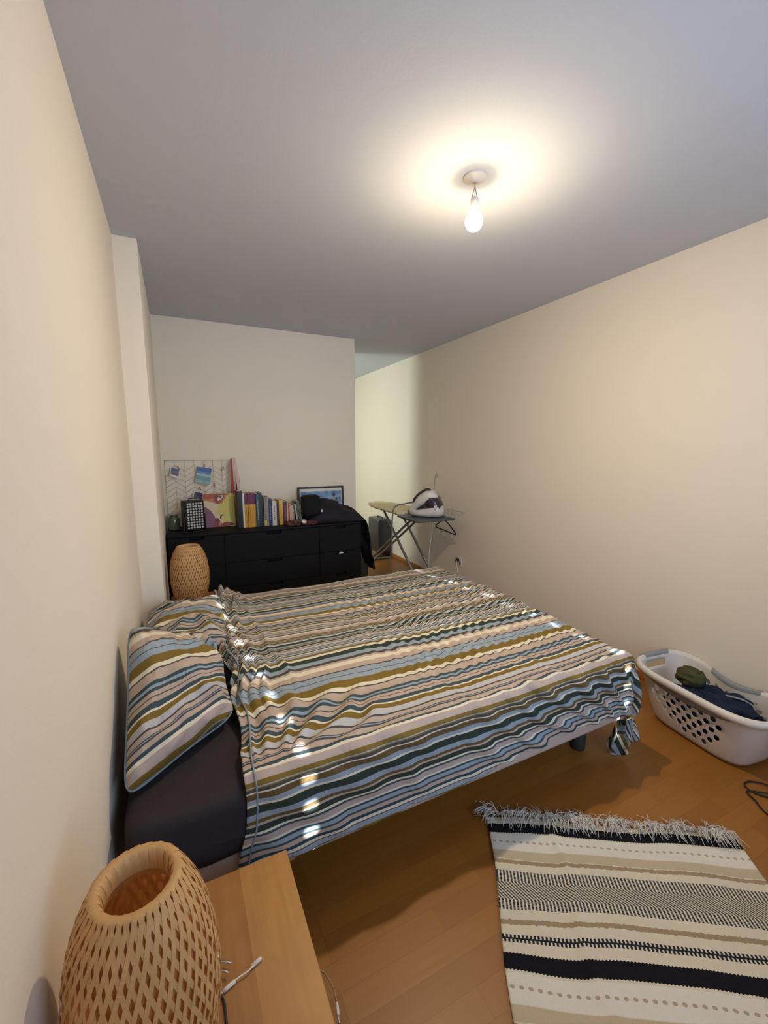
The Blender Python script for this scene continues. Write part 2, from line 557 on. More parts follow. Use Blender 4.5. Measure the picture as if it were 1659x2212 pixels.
# ------------------------------------------------------------------ bed
BX0, BX1, BY0, BY1 = 0.045, 1.95, 1.097, 2.62
bed = thing('bed', 'double bed with charcoal fitted sheet and pale base, head against the left wall', 'bed', (1.0, 1.86, 0))
G().box(BX0, BX1, BY0, BY1, 0.20, 0.29, 0.012).obj('bed_base', MRAIL, bed)
# mattress under a dark fitted sheet, slightly wrinkled
def rbox(x0, x1, y0, y1, z0, z1, r, nx, ny, nz, disp):
    g = G()
    bm = bmesh.new()
    bmesh.ops.create_cube(bm, size=1)
    bmesh.ops.subdivide_edges(bm, edges=bm.edges[:], cuts=nx, use_grid_fill=True)
    cx, cy, cz = (x0 + x1) / 2, (y0 + y1) / 2, (z0 + z1) / 2
    hx, hy, hz = (x1 - x0) / 2, (y1 - y0) / 2, (z1 - z0) / 2
    for v in bm.verts:
        p = Vector((v.co.x * 2 * hx, v.co.y * 2 * hy, v.co.z * 2 * hz))
        q = Vector((max(-hx + r, min(hx - r, p.x)), max(-hy + r, min(hy - r, p.y)), max(-hz + r, min(hz - r, p.z))))
        d = p - q
        if d.length > 1e-6: p = q + d.normalized() * r
        v.co = p + Vector((cx, cy, cz))
        if disp: v.co += disp(v.co, d.normalized() if d.length > 1e-6 else Vector((0, 0, 1)))
    bm.verts.index_update()
    g.add([v.co.copy() for v in bm.verts], [[v.index for v in f.verts] for f in bm.faces])
    bm.free()
    return g
def sheetdisp(c, n):
    w = float(fnoise(c.x * 5 + c.z * 9, c.y * 3, 3)) * 0.004 + float(ridge(c.x * 2.5 + c.z * 3, c.z * 14 + c.y * 6, 9)) * 0.007
    return n * w
rbox(BX0 + 0.005, BX1 - 0.01, BY0 - 0.01, BY1 - 0.005, 0.285, 0.485, 0.045, 60, 0, 0, sheetdisp).obj('mattress', MSHEET, bed)
for x, y in ((0.14, 1.24), (1.86, 1.24), (0.14, 2.5), (1.86, 2.5), (1.0, 1.86)):
    G().lathe([(0.0, 0.0), (0.032, 0.0), (0.034, 0.01), (0.036, 0.20), (0.0, 0.20)], (x, y, 0), 20).obj('leg', MLEG, bed)

# duvet: flat cloth coordinates folded over the bed edges, then wrinkled along its normals
def duvet():
    NX, NY = 430, 400
    X0, X1, Y0, Y1 = 0.335, 2.33, 0.79, 2.86
    fx = np.linspace(X0, X1, NX)[:, None] * np.ones((1, NY))
    t = np.linspace(0, 1, NY)[None, :] * np.ones((NX, 1))
    hx = [0.3, .36, .485, .6, .74, .807, .845, 1.05, 1.35, 1.59, 1.8, 1.94, 2.03, 2.4]
    hz = [.24, .24, .235, .24, .228, .226, .24, .225, .265, .28, .26, .24, .13, .07]
    hem = np.interp(fx[:, :1], hx, hz) + 0.006 * vnoise(fx[:, :1] * 17, 0 * fx[:, :1], 3)
    ylo = 1.10 - (0.505 - hem) + 0.004
    fy = ylo + (Y1 - ylo) * t
    XF, YN, YFAR, TOP, rho = 1.955, 1.125, 2.64, 0.505, 0.040
    e1 = np.maximum(fx - XF, 0); e2 = np.maximum(YN - fy, 0); e3 = np.maximum(fy - YFAR, 0)
    def bend(e, flare):
        a = np.clip(e / rho, 0, PI / 2)
        rest = np.maximum(e - rho * PI / 2, 0)
        return rho * np.sin(a) + flare * rest, rho * (1 - np.cos(a)) + rest * np.sqrt(1 - flare ** 2)
    r = np.hypot(e1, np.maximum(e2, e3)); th = np.arctan2(np.maximum(e2, e3), e1)
    fold = np.sin(4 * th) * np.sin(2 * th) * sstep(0.05, 0.3, r)
    fl = 0.03 + 0.16 * fold + 0.10 * np.sin(2 * th) * (1 - sstep(0.16, 0.34, r)) - 0.06 * np.sin(2 * th) * sstep(0.22, 0.46, r)
    o, dwn = bend(r, np.clip(fl, -0.3, 0.5))
    hanging = r > 1e-9
    sgn = np.where(e3 > 0, 1.0, -1.0)
    X = np.minimum(fx, XF) + np.where(hanging, o * np.cos(th), 0)
    Y = np.clip(fy, YN, YFAR) + np.where(hanging, sgn * o * np.sin(th), 0)
    Z = TOP - np.where(hanging, dwn, 0)
    # the low tail at the near foot corner curls back on the floor
    # soft crown and sag of the bedding
    Z += 0.018 * np.sin(np.clip((fy - 1.08) / 1.56, 0, 1) * PI) * sstep(0.3, 0.6, fx)
    P = np.stack([X, Y, Z], -1)
    du = np.gradient(P, axis=0); dv = np.gradient(P, axis=1)
    N = np.cross(du, dv); N /= np.linalg.norm(N, axis=-1, keepdims=True) + 1e-12
    ax = fx - X0
    h = 0.006 * fnoise(fx * 3, fy * 3, 1) * (1 - 0.5 * sstep(0, 0.05, e2))
    # bunched cloth at the head edge: ridges running across the bed
    wv = fx + 0.05 * vnoise(fy * 2.2, fx * 3, 4) + 0.10 * (fy - 1.1) * 0.3
    bun = (1 - sstep(0.04, 0.20 + 0.03 * vnoise(fy * 2, 0 * fy, 8), ax)) * sstep(1.18, 1.5, fy)
    h += bun * (0.022 * np.abs(np.sin(wv * PI / 0.036)) + 0.014 + 0.02 * sstep(2.2, 2.6, fy) + 0.007 * vnoise(fx * 22, fy * 10, 6))
    # two rope-like rolls of gathered cloth along the head edge
    for c0, k_, wd, am_, sd in ((0.045, 0.0, 0.016, 0.026, 81), (0.095, 0.05, 0.014, 0.020, 82), (0.15, 0.10, 0.016, 0.014, 83)):
        cc = c0 + k_ * (2.6 - fy) / 1.4 + 0.018 * vnoise(fy * 4, 0 * fy, sd)
        h += am_ * np.exp(-((ax - cc) / wd) ** 2) * sstep(1.25, 1.6, fy) * (0.75 + 0.25 * vnoise(fy * 9, 0 * fy, sd + 5))
    # fan of soft folds leaving the head edge near the near side
    ang = np.arctan2(fx - 0.40, np.maximum(fy - 1.02, 0.001) * 1.0)
    rad = np.hypot(fx - 0.40, fy - 1.02)
    h += 0.011 * np.sin(ang * 24 + 2.5 * vnoise(rad * 6, ang * 3, 2)) * sstep(0.08, 0.25, rad) * (1 - sstep(0.34, 0.62, rad)) * sstep(1.1, 1.2, fy)
    # long crease that starts beside the pillow
    cr = (fy - 1.33) + 0.42 * (fx - 0.55)
    h += 0.013 * np.exp(-(cr / 0.028) ** 2) * sstep(0.4, 0.5, fx) * (1 - sstep(0.62, 0.85, fx))
    # crumpled ripples on the foot half
    mk = sstep(0.8, 1.2, fx) * (1 - 0.75 * sstep(2.2, 2.6, fy)) * sstep(1.12, 1.4, fy)
    q = fx + 0.30 * (fy - 1.5) + 0.03 * vnoise(fx * 5, fy * 5, 11)
    q2 = fx - 0.55 * (fy - 1.5) + 0.03 * vnoise(fx * 5, fy * 5, 21)
    am = 0.4 + 0.6 * vnoise(fx * 4, fy * 5, 12)
    h += mk * (0.0042 * np.sin(q * 2 * PI / 0.062) * np.clip(am, 0, 1) * 1.7 + 0.0052 * np.sin(q2 * 2 * PI / 0.05) * np.clip(1 - am, 0, 1))
    h += 0.0035 * sstep(0.55, 0.9, fx) * ridge(fx * 9 + fy * 3, fy * 5, 14)
    # hanging near side: slanted drag folds, stronger toward the foot
    s2 = sstep(0.0, 0.08, YN + 0.04 - fy)
    d1 = fx + 1.1 * (fy - 1.0) + 0.05 * vnoise(fx * 4, fy * 8, 5)
    h += s2 * (0.004 + 0.012 * sstep(1.0, 1.5, fx)) * np.sin(d1 * 2 * PI / 0.15 + 2 * vnoise(fx * 3, fy * 3, 7))
    h += s2 * 0.008 * vnoise(fx * 7, fy * 9, 15)
    s3 = sstep(0.02, 0.15, e1)
    h += s3 * 0.014 * np.sin(th * 14 + 2 * vnoise(fx * 6, fy * 6, 31)) * (e2 > 0) + s3 * 0.008 * np.sin(fy * 2 * PI / 0.17)
    keep = np.where(hanging, 0.004, 0.0)
    h = np.maximum(h + 0.006, keep)
    P = P + N * h[..., None]
    # cloth drifts sideways a little, so the stripes waver; the head edge is not straight
    P[..., 1] += 0.006 * vnoise(fx * 4, fy * 3, 41) * (~hanging)
    edge = 0.075 * sstep(2.0, 2.8, fy) + 0.035 * np.sin((fy - 1.0) * 2.4) * (1 - sstep(1.9, 2.3, fy)) + 0.012 * vnoise(fy * 6, 0 * fy, 51) - 0.012
    P[..., 0] += edge * (1 - sstep(0, 0.5, ax))
    P[..., 2] = np.maximum(P[..., 2], 0.012 + 0.01 * np.abs(vnoise(fx * 20, fy * 20, 71)))
    fy = np.where(fy > 1.652, 1.652 + (fy - 1.652) * 1.3, fy)
    uv = np.stack([fx, fy - 0.030 * sstep(-0.01, 0.05, YN - fy) + 0.007 * vnoise(fx * 3.1, fy * 2.3, 61) + bun * 0.012 * vnoise(fx * 20, fy * 7, 62)], -1)
    return P, uv
P, uv = duvet()
dv = G().grid(P).obj('duvet', MSTR, None, uv=uv.reshape(-1, 2), fixn=False)
tag(dv, 'striped beige, olive and blue duvet cover spread over the bed', 'duvet')
md = dv.modifiers.new('Solidify', 'SOLIDIFY'); md.thickness = 0.006; md.offset = -1
ed = [tuple(P[6, j] + np.array([0, 0, 0.004])) for j in range(0, P.shape[1], 4)]
G().tube(ed, 0.0028, 6).obj('piping', MPIPE, dv)

# pillows
def pillow(name, label, L, W, T, M, seed, squash=None):
    """L along local y, W along local x; M places it in the room; stripes run along x"""
    N = 90
    top, bot = [], []
    a = np.linspace(-1, 1, N)
    U, V = np.meshgrid(a, a, indexing='ij')
    e = np.clip((1 - np.abs(U) ** 2.6) * (1 - np.abs(V) ** 2.6), 0, 1) ** 0.5
    cx = 1 - 0.05 * (1 - np.abs(V) ** 2) * np.abs(U) - 0.09 * np.abs(U * V) ** 6      # sides pull in between the corners
    cy = 1 - 0.05 * (1 - np.abs(U) ** 2) * np.abs(V) - 0.09 * np.abs(U * V) ** 6
    X = U * W / 2 * cx
    Y = V * L / 2 * cy
    w = 0.016 * fnoise(U * 2.2 + seed, V * 2.2, seed) + 0.015 * ridge(U * 1.6 + V * 2.4 + seed, V * 1.3 - U, seed + 3) * e
    rr = np.hypot(U, V)
    w += 0.006 * np.sin(np.arctan2(V, U) * 14 + seed) * sstep(0.5, 0.95, rr) * e
    out = []
    for sgn in (1, -1):
        Z = sgn * (T / 2 * e) + sgn * w * np.minimum(e * 2, 1)
        Pp = np.stack([X, Y, Z], -1)
        if squash: Pp = squash(Pp, U, V)
        out.append(Pp)
    g = G(); g.grid(out[0], mat=M); g.grid(out[1][::-1], mat=M)
    uvt = np.stack([X, Y + 0.008 * vnoise(U * 2, V * 2, seed) + 1.2 + 0.13 * seed], -1).reshape(-1, 2)
    uvb = np.stack([X, Y + 1.2 + 0.13 * seed], -1)[::-1].reshape(-1, 2)
    o = g.obj(name, MSTR, None, uv=np.concatenate([uvt, uvb]))
    tag(o, label, 'pillow', 'striped pillows at the head of the bed')
    T0 = out[0]
    loop = [T0[0, j] for j in range(0, N, 3)] + [T0[i, N - 1] for i in range(0, N, 3)] + [T0[N - 1, j] for j in range(N - 1, 0, -3)] + [T0[i, 0] for i in range(N - 1, 0, -3)]
    G().tube([M @ Vector(p) for p in loop], 0.004, 6, closed=True).obj('piping', MPIPE, o)
    return o
def quad_frame(A, B, Cc, D):
    A, B, Cc, D = [np.array(v) for v in (A, B, Cc, D)]
    n = np.cross(D - A, B - A); n = n / np.linalg.norm(n)
    def f(Pp, U, V):
        u = (U[..., None] + 1) / 2; v = (V[..., None] + 1) / 2
        base = (1 - u) * (1 - v) * A + (1 - u) * v * B + u * v * Cc + u * (1 - v) * D
        return base + n * Pp[..., 2:3] + (Pp[..., 0:1] - U[..., None] * f.W / 2) * (D - A) / np.linalg.norm(D - A) + (Pp[..., 1:2] - V[..., None] * f.L / 2) * (B - A) / np.linalg.norm(B - A)
    return f
def put_pillow(label, cs, W, L, T, seed, extra=None):
    f = quad_frame(*cs); f.W, f.L = W, L
    def g_(Pp, U, V):
        Q = f(Pp, U, V)
        return extra(Q, U, V) if extra else Q
    return pillow('pillow', label, L, W, T, Matrix.Identity(4), seed, g_)
def floor_far(Q, U, V):
    Q = Q.copy(); Q[..., 2] = np.maximum(Q[..., 2], 0.487 + 0.003 * (1 + U)); Q[..., 0] = np.maximum(Q[..., 0], 0.016 + 0.002 * V); return Q
put_pillow('striped pillow lying flat on the far half of the bed', [(0.03, 1.90, 0.55), (0.04, 2.52, 0.55), (0.415, 2.56, 0.545), (0.405, 1.93, 0.535)], 0.40, 0.66, 0.15, 2, floor_far)
def slump(Q, U, V):
    Q = floor_far(Q, U, V)
    # a deep crease runs into the pillow from its far right side
    d = (U - 0.75) + 0.9 * (V - 0.35)
    k = 0.030 * np.exp(-(d / 0.09) ** 2) * sstep(-0.2, 0.5, U)
    Q[..., 2] -= k
    return Q
put_pillow('striped pillow propped against the left wall on the near half of the bed', [(0.040, 1.172, 0.490), (0.040, 1.60, 0.815), (0.30, 1.84, 0.64), (0.350, 1.375, 0.53)], 0.38, 0.58, 0.235, 1, slump)

# ------------------------------------------------------------------ nightstands and bamboo lamps
def nightstand(x0, x1, y0, y1, z, label):
    t = thing('nightstand', label, 'bedside table', ((x0 + x1) / 2, (y0 + y1) / 2, 0), group='oak bedside tables')
    w, d = (x1 - x0) / 2, (y1 - y0) / 2
    G().box(-w, w, -d, d, z - 0.035, z, 0.003).obj('tabletop', MOAK, t, world=False)
    for sx in (-1, 1):
        for sy in (-1, 1):
            cx, cy = sx * (w - 0.03), sy * (d - 0.03)
            G().box(cx - 0.02, cx + 0.02, cy - 0.02, cy + 0.02, 0, z - 0.035, 0.002).obj('leg', MOAK, t, world=False)
    G().box(-w + 0.01, w - 0.01, -d + 0.01, d - 0.01, z - 0.09, z - 0.035).obj('apron', MOAK, t, world=False)
    return t
TZ = 0.385
nightstand(0.012, 0.414, 0.50, 0.965, TZ, 'light oak bedside table in the near corner under the larger bamboo lamp')
nightstand(0.135, 0.530, 2.80, 3.20, TZ, 'light oak bedside table beyond the bed, almost hidden behind it')

def lamp_radius(t):
    pts = [(0, .055), (.06, .072), (.2, .094), (.38, .104), (.55, .106), (.72, .100), (.85, .088), (.94, .074), (.985, .064), (1.0, .057)]
    return np.interp(t, [p[0] for p in pts], [p[1] for p in pts])
def smooth_prof(n):
    t = np.linspace(0, 1, n)
    r = sum(lamp_radius(np.clip(t + d, 0, 1)) for d in np.linspace(-0.04, 0.04, 9)) / 9
    return t, r
LH = 0.395
def make_lamp(label, loc, rz):
    t = thing('bamboo_lamp', label, 'lamp', loc, (0, 0, rz), 'woven bamboo table lamps')
    tt, rr = smooth_prof(64)
    zz = tt * LH
    # the weave rolls over the rim into the opening
    R = list(rr) + [0.052, 0.0480, 0.0455, 0.0440, 0.0440]
    Z = list(zz) + [LH + 0.002, LH - 0.001, LH - 0.007, LH - 0.015, LH - 0.03]
    R = np.array(R); Z = np.array(Z); NS = len(R)
    L = np.concatenate([[0], np.cumsum(np.hypot(np.diff(R), np.diff(Z)))])
    N = 44
    g = G()
    for dr in (1, -1):
        for k in range(N):
            a0 = 2 * PI * k / N
            tw = dr * L / L[-1] * 2 * PI * 0.23
            V, F = [], []
            for i in range(NS):
                hw = 0.0035
                a = a0 + tw[i]
                dz = 0.0006 * math.cos(i * 0.9 + k * PI) * dr
                for s in (-1, 1):
                    aa = a + s * hw / max(R[i], 0.03) * 0.92
                    rad = R[i] + dz + 0.0004 * dr
                    V.append((rad * math.cos(aa), rad * math.sin(aa), Z[i]))
            for i in range(NS - 1):
                F.append([2 * i, 2 * i + 1, 2 * i + 3, 2 * i + 2])
            g.add(V, F)
    g.obj('lamp_shade', MBAM, t, world=False, fixn=False)
    g = G(); g.lathe([(max(r - 0.006, 0.02), z) for r, z in zip(R[:60], Z[:60])] + [(0.054, LH - 0.008), (0.0475, LH - 0.018), (0.0455, LH - 0.04)], n=48)
    g.obj('shade_liner', MBAMD, t, world=False, fixn=False)
    g = G(); g.tube([(0.062 * math.cos(a), 0.062 * math.sin(a), 0.004) for a in np.linspace(0, 2 * PI, 40)[:-1]], 0.004, 8, closed=True)
    g.obj('base_ring', MBAM, t, world=False)
    G().lathe([(0, 0.0), (0.055, 0.0), (0.055, 0.012), (0.018, 0.016), (0.018, 0.06), (0, 0.06)], n=20).obj('lamp_foot', MWP, t, world=False)
    return t
lamp = make_lamp('large woven bamboo lamp with open top, in the foreground on the near bedside table', (0.130, 0.640, TZ), 0.3)
l2 = copy_tree(lamp)
l2.scale = (1.13, 1.13, 1.0); l2.location = (0.262, 2.995, TZ); l2.rotation_euler = (0, 0, 1.4)
l2['label'] = 'woven bamboo lamp beyond the pillows, in front of the black dresser'

# white audio adapter, plug and cables of the near table
t = thing('adapter_cable', 'short white audio adapter cable lying on the near oak table', 'cable', (0.28, 0.735, TZ))
A, B = Vector((0.2455, 0.728, TZ + 0.004)), Vector((0.3090, 0.7475, TZ + 0.004))
d = (B - A).normalized()
G().tube([A, A.lerp(B, 0.25) + Vector((0, 0, 0.002)), A.lerp(B, 0.6) + Vector((0.002, -0.004, 0.003)), B], 0.0014, 8).obj('cord', MWP, t)
G().tube([A - d * 0.008, A - d * 0.001, A + d * 0.015], [0.003, 0.0038, 0.0038], 10).obj('connector', MWP, t)
G().tube([B - d * 0.018, B, B + d * 0.004], [0.0038, 0.0038, 0.003], 10).obj('connector', MWP, t)
G().tube([A - d * 0.016, A - d * 0.006], 0.0020, 8).obj('connector_tip', MSTEEL, t)
t = thing('phone_charger', 'small white phone charger half hidden behind the large bamboo lamp', 'charger', (0.225, 0.77, TZ))
G().box(0.205, 0.236, 0.752, 0.785, TZ, TZ + 0.024, 0.003).obj('plug_body', MWP, t)
G().tube([(0.235, 0.776, TZ + 0.010), (0.257, 0.762, TZ + 0.010)], 0.002, 8).obj('prong', MSTEEL, t)
G().tube([(0.234, 0.760, TZ + 0.010), (0.250, 0.748, TZ + 0.010)], 0.002, 8).obj('prong', MSTEEL, t)
MBRAID = mat('braided_cable', srgb(150, 128, 98), 0.7, bump=0.4, bscale=700)
t = thing('audio_cable', 'braided grey-brown audio cable hanging over the near table edge', 'cable', (0.42, 0.67, 0.34))
pts = [(0.404, 0.730, TZ - 0.042), (0.410, 0.715, TZ - 0.038), (0.426, 0.694, TZ - 0.034), (0.4345, 0.665, TZ - 0.034), (0.4335, 0.640, TZ - 0.036)]
def cat(pts, n=8):
    P_ = [Vector(p) for p in pts]; P_ = [P_[0] * 2 - P_[1]] + P_ + [P_[-1] * 2 - P_[-2]]
    o = []
    for i in range(1, len(P_) - 2):
        for k in range(n):
            q = k / n
            o.append(0.5 * ((2 * P_[i]) + (-P_[i - 1] + P_[i + 1]) * q + (2 * P_[i - 1] - 5 * P_[i] + 4 * P_[i + 1] - P_[i + 2]) * q * q + (-P_[i - 1] + 3 * P_[i] - 3 * P_[i + 1] + P_[i + 2]) * q ** 3))
    o.append(P_[-2]); return o
G().tube(cat(pts), 0.0016, 8).obj('cord', MBRAID, t)
G().tube([pts[-1], (0.4300, 0.622, TZ - 0.037)], 0.0028, 10).obj('connector', MWP, t)
G().tube([(0.4300, 0.622, TZ - 0.037), (0.4275, 0.611, TZ - 0.038)], 0.0016, 8).obj('jack_tip', MSTEEL, t)
t = G().tube(cat([(0.195, 0.70, TZ + 0.003), (0.222, 0.725, TZ + 0.003), (0.236, 0.715, TZ + 0.003), (0.2385, 0.69, TZ + 0.003), (0.237, 0.65, TZ + 0.003), (0.225, 0.58, TZ + 0.003)]), 0.0022, 8).obj('lamp_cable', MBP)
tag(t, 'black cable curving out from behind the large bamboo lamp on the near table', 'cable')

# ------------------------------------------------------------------ rug
RO = Vector((1.205, 1.113, 0)); RE1 = Vector((0.845, -0.535, 0)); RE2 = Vector((-0.535, -0.845, 0))
rug = thing('rug', 'cream woven cotton rug with black bands and a fringed end on the floor', 'rug', (RO.x, RO.y, 0))
nu, nv = 140, 200
uu, vv = np.meshgrid(np.linspace(0, 0.885, nu), np.linspace(-0.012, 1.25, nv), indexing='ij')
zz = 0.006 + 0.0055 * (1 + vnoise(uu * 6, vv * 5, 3)) + 0.006 * np.exp(-((uu - 0.24 - 0.02 * vnoise(vv * 5, 0 * vv, 4)) / 0.018) ** 2) + 0.004 * np.exp(-((uu - 0.62) / 0.02) ** 2) * sstep(0.4, 0.5, vv)
us = uu + 0.010 * np.sin(vv * 9) * (1 - uu / 0.885) + 0.006 * vnoise(vv * 7, uu * 0, 8)
vs = vv + 0.010 * vnoise(uu * 6, vv * 6, 9)
P = np.stack([us * RE1.x + vs * RE2.x, us * RE1.y + vs * RE2.y, zz], -1)
uvr = np.stack([uu, vv + 0.018 * uu / 0.885], -1).reshape(-1, 2)
ro = G().grid(P).obj('rug_field', MRUG, rug, world=False, uv=uvr, solid=0.004)
g = G()
def rp(u, v, z): return Vector((u * RE1.x + v * RE2.x, u * RE1.y + v * RE2.y, z))
for k in range(560):
    u = random.uniform(-0.008, 0.89); 
    fold = random.random() < 0.62
    ln = random.uniform(0.03, 0.075) * (1.0 if not fold else 0.95)
    a = random.gauss(0, 0.35) + 1.1 * float(vnoise(u * 14, 0.3, 5)) + 0.5 * float(vnoise(u * 45, 0.7, 6))
    sgn = 1 if fold else -1
    z0 = 0.014
    if u < 0.05 and random.random() < 0.5: sgn = -1; a -= 0.8
    p0 = rp(u, -0.010, z0)
    pts = []
    cu = random.uniform(-0.9, 0.9)
    for i in range(6):
        q = i / 5
        aa = a + cu * q
        du, dv_ = math.sin(aa) * ln * q, sgn * math.cos(aa) * ln * q
        z = z0 + (0.012 if fold else 0.008) * math.sin(q * PI) + random.uniform(0, 0.006) + (0.006 if fold else -0.008 * q)
        pts.append(rp(u + du, -0.010 + dv_ - (0.018 if fold else 0) * math.sin(q * PI), z))
    g.tube(pts, [0.0013] * 5 + [0.0006], 4)
fr = g.obj('fringe', MFRINGE, rug, world=False); fr['kind'] = 'stuff'

# ------------------------------------------------------------------ ceiling bulb
BXc, BYc = 1.348, 1.487
bl = thing('ceiling_bulb', 'lit bare bulb hanging on two wires from a white ceiling rose', 'light', (BXc, BYc, H))
G().lathe([(0.0, -0.018), (0.012, -0.018), (0.016, -0.013), (0.044, -0.006), (0.0475, -0.003), (0.0475, 0.0)], (BXc, BYc, H), 40).obj('ceiling_rose', MWP, bl)
ZS = 2.385
for s in (-1, 1):
    G().tube(cat([(BXc, BYc, H - 0.015), (BXc + 0.001 * s, BYc, H - 0.035), (BXc + 0.012 * s, BYc - 0.003 * s, ZS)], 6), 0.0016, 6).obj('wire', mat('wire_grey', srgb(150, 130, 120), 0.6), bl)
G().lathe([(0.0, 0.004), (0.013, 0.004), (0.0155, 0.0), (0.0155, -0.034), (0.0, -0.034)], (BXc, BYc, ZS), 24).obj('socket', MWP, bl)
me2 = bpy.data.materials.new('dim_bulb_neck'); me2.use_nodes = True
b = me2.node_tree.nodes['Principled BSDF']
b.inputs['Base Color'].default_value = (0.8, 0.8, 0.8, 1)
b.inputs['Emission Color'].default_value = (*BULB_COL, 1); b.inputs['Emission Strength'].default_value = BULB_STRENGTH * 0.02
G().lathe([(0.014, -0.030), (0.014, -0.040), (0.018, -0.048), (0.027, -0.060), (0.0335, -0.074), (0.0345, -0.081)], (BXc, BYc, ZS), 28).obj('bulb_neck', me2, bl)
def dome(a0, a1, name, k):
    m = bpy.data.materials.new('lit_glass'); m.use_nodes = True
    b = m.node_tree.nodes['Principled BSDF']; b.inputs['Emission Color'].default_value = (*BULB_COL, 1); b.inputs['Emission Strength'].default_value = BULB_STRENGTH * k
    G().lathe([(0.0345 * math.cos(a), -0.083 - 0.036 * math.sin(a)) for a in np.linspace(a0, a1, 8)], (BXc, BYc, ZS), 28).obj(name, m, bl)
dome(0.0, 0.6, 'bulb_side', 0.32)
dome(0.6, PI / 2, 'bulb_dome', 1.75)

# ------------------------------------------------------------------ dresser
DX0, DX1, DY0, DY1, DZ = 0.135, 1.715, 3.52, 3.955, 0.752
dr = thing('dresser', 'long black low dresser with slot handles against the back wall', 'dresser', ((DX0 + DX1) / 2, (DY0 + DY1) / 2, 0))
G().box(DX0 - 0.003, DX1 + 0.003, DY0 - 0.002, DY1, DZ - 0.018, DZ, 0.002).obj('dresser_top', MBLK, dr)
g = G()
g.box(DX0, DX1, DY1 - 0.01, DY1, 0.05, DZ - 0.018); g.box(DX0, DX0 + 0.016, DY0 + 0.018, DY1, 0.05, DZ - 0.018); g.box(DX1 - 0.016, DX1, DY0 + 0.018, DY1, 0.05, DZ - 0.018)
g.box(DX0, DX1, DY0 + 0.018, DY1, 0.05, 0.066)
for x in (0.533, 1.318): g.box(x - 0.008, x + 0.008, DY0 + 0.02, DY1, 0.05, DZ - 0.018)
g.box(DX0, DX1, DY0 + 0.06, DY1, DZ - 0.05, DZ - 0.018)
g.obj('carcass', MBLK, dr)
G().box(DX0 + 0.01, DX1 - 0.01, DY0 + 0.04, DY1 - 0.02, 0, 0.05).obj('plinth', MBLK, dr)
rowsz = [(DZ - 0.021, 0.500), (0.496, 0.295), (0.291, 0.068)]
for (x0, x1, hw) in ((DX0 + 0.001, 0.531, 0.056), (0.535, 1.316, 0.065), (1.320, DX1 - 0.001, 0.056)):
    for (zt, zb) in rowsz:
        cx = (x0 + x1) / 2
        dw = thing('drawer', None, None, (0, 0, 0)); dw.parent = dr
        for k in ('label', 'category'):
            if k in dw: del dw[k]
        off = dr.location
        dw.location = (cx - off.x, DY0 - off.y, 0)
        o2 = G().prism([(x0 - cx, zb), (x1 - cx, zb), (x1 - cx, zt), (hw, zt), (hw - 0.006, zt - 0.024), (-hw + 0.006, zt - 0.024), (-hw, zt), (x0 - cx, zt)], 'y', 0.0, 0.018)
        o2.obj('drawer_front', MBLK, dw, world=False)
        G().box(x0 - cx + 0.02, x1 - cx - 0.02, 0.02, 0.03, zb + 0.02, zt - 0.03).obj('drawer_box', MGAP, dw, world=False)
        G().box(-hw - 0.01, hw + 0.01, 0.045, 0.05, zt - 0.035, zt - 0.001).obj('handle_slot', MGAP, dw, world=False)
pp = G().add([(1.50, 3.528, 0.470), (1.548, 3.528, 0.470), (1.538, 3.531, 0.483), (1.520, 3.532, 0.487), (1.507, 3.530, 0.482), (1.50, 3.538, 0.468), (1.548, 3.538, 0.468)], [[0, 1, 2, 3, 4], [0, 5, 6, 1]]).obj('paper_scrap', MPAPER, solid=0.002)
tag(pp, 'white paper scrap showing in the handle slot of the right middle drawer', 'paper')

# ------------------------------------------------------------------ things on the dresser
# wire memo grid leaning on the back wall
MWIRE = mat('brass_wire', srgb(176, 160, 134), 0.5, metal=0.3)
gx0, gx1, gz0, gz1, gy = 0.142, 0.660, DZ + 0.004, 1.312, 3.945
gd = thing('memo_grid', 'thin wire memo grid with herringbone pattern leaning on the back wall', 'wire grid', ((gx0 + gx1) / 2, gy, gz0))
G().tube([(gx0, gy, gz0), (gx0, gy, gz1), (gx1, gy, gz1), (gx1, gy, gz0)], 0.0032, 6, closed=True).obj('frame', MWIRE, gd)
g = G(); nc = 7
for c in range(nc + 1):
    x = gx0 + (gx1 - gx0) * c / nc
    if 0 < c < nc: g.tube([(x, gy, gz0), (x, gy, gz1)], 0.0013, 5)
for c in range(nc):
    xa = gx0 + (gx1 - gx0) * c / nc; xb = gx0 + (gx1 - gx0) * (c + 1) / nc
    z = gz0 - 0.03
    while z < gz1 + 0.02:
        za, zb_ = (z, z + 0.05) if c % 2 == 0 else (z + 0.05, z)
        if min(za, zb_) > gz0 and max(za, zb_) < gz1: g.tube([(xa, gy, za), (xb, gy, zb_)], 0.0012, 5)
        z += 0.045
g.obj('wire_pattern', MWIRE, gd)

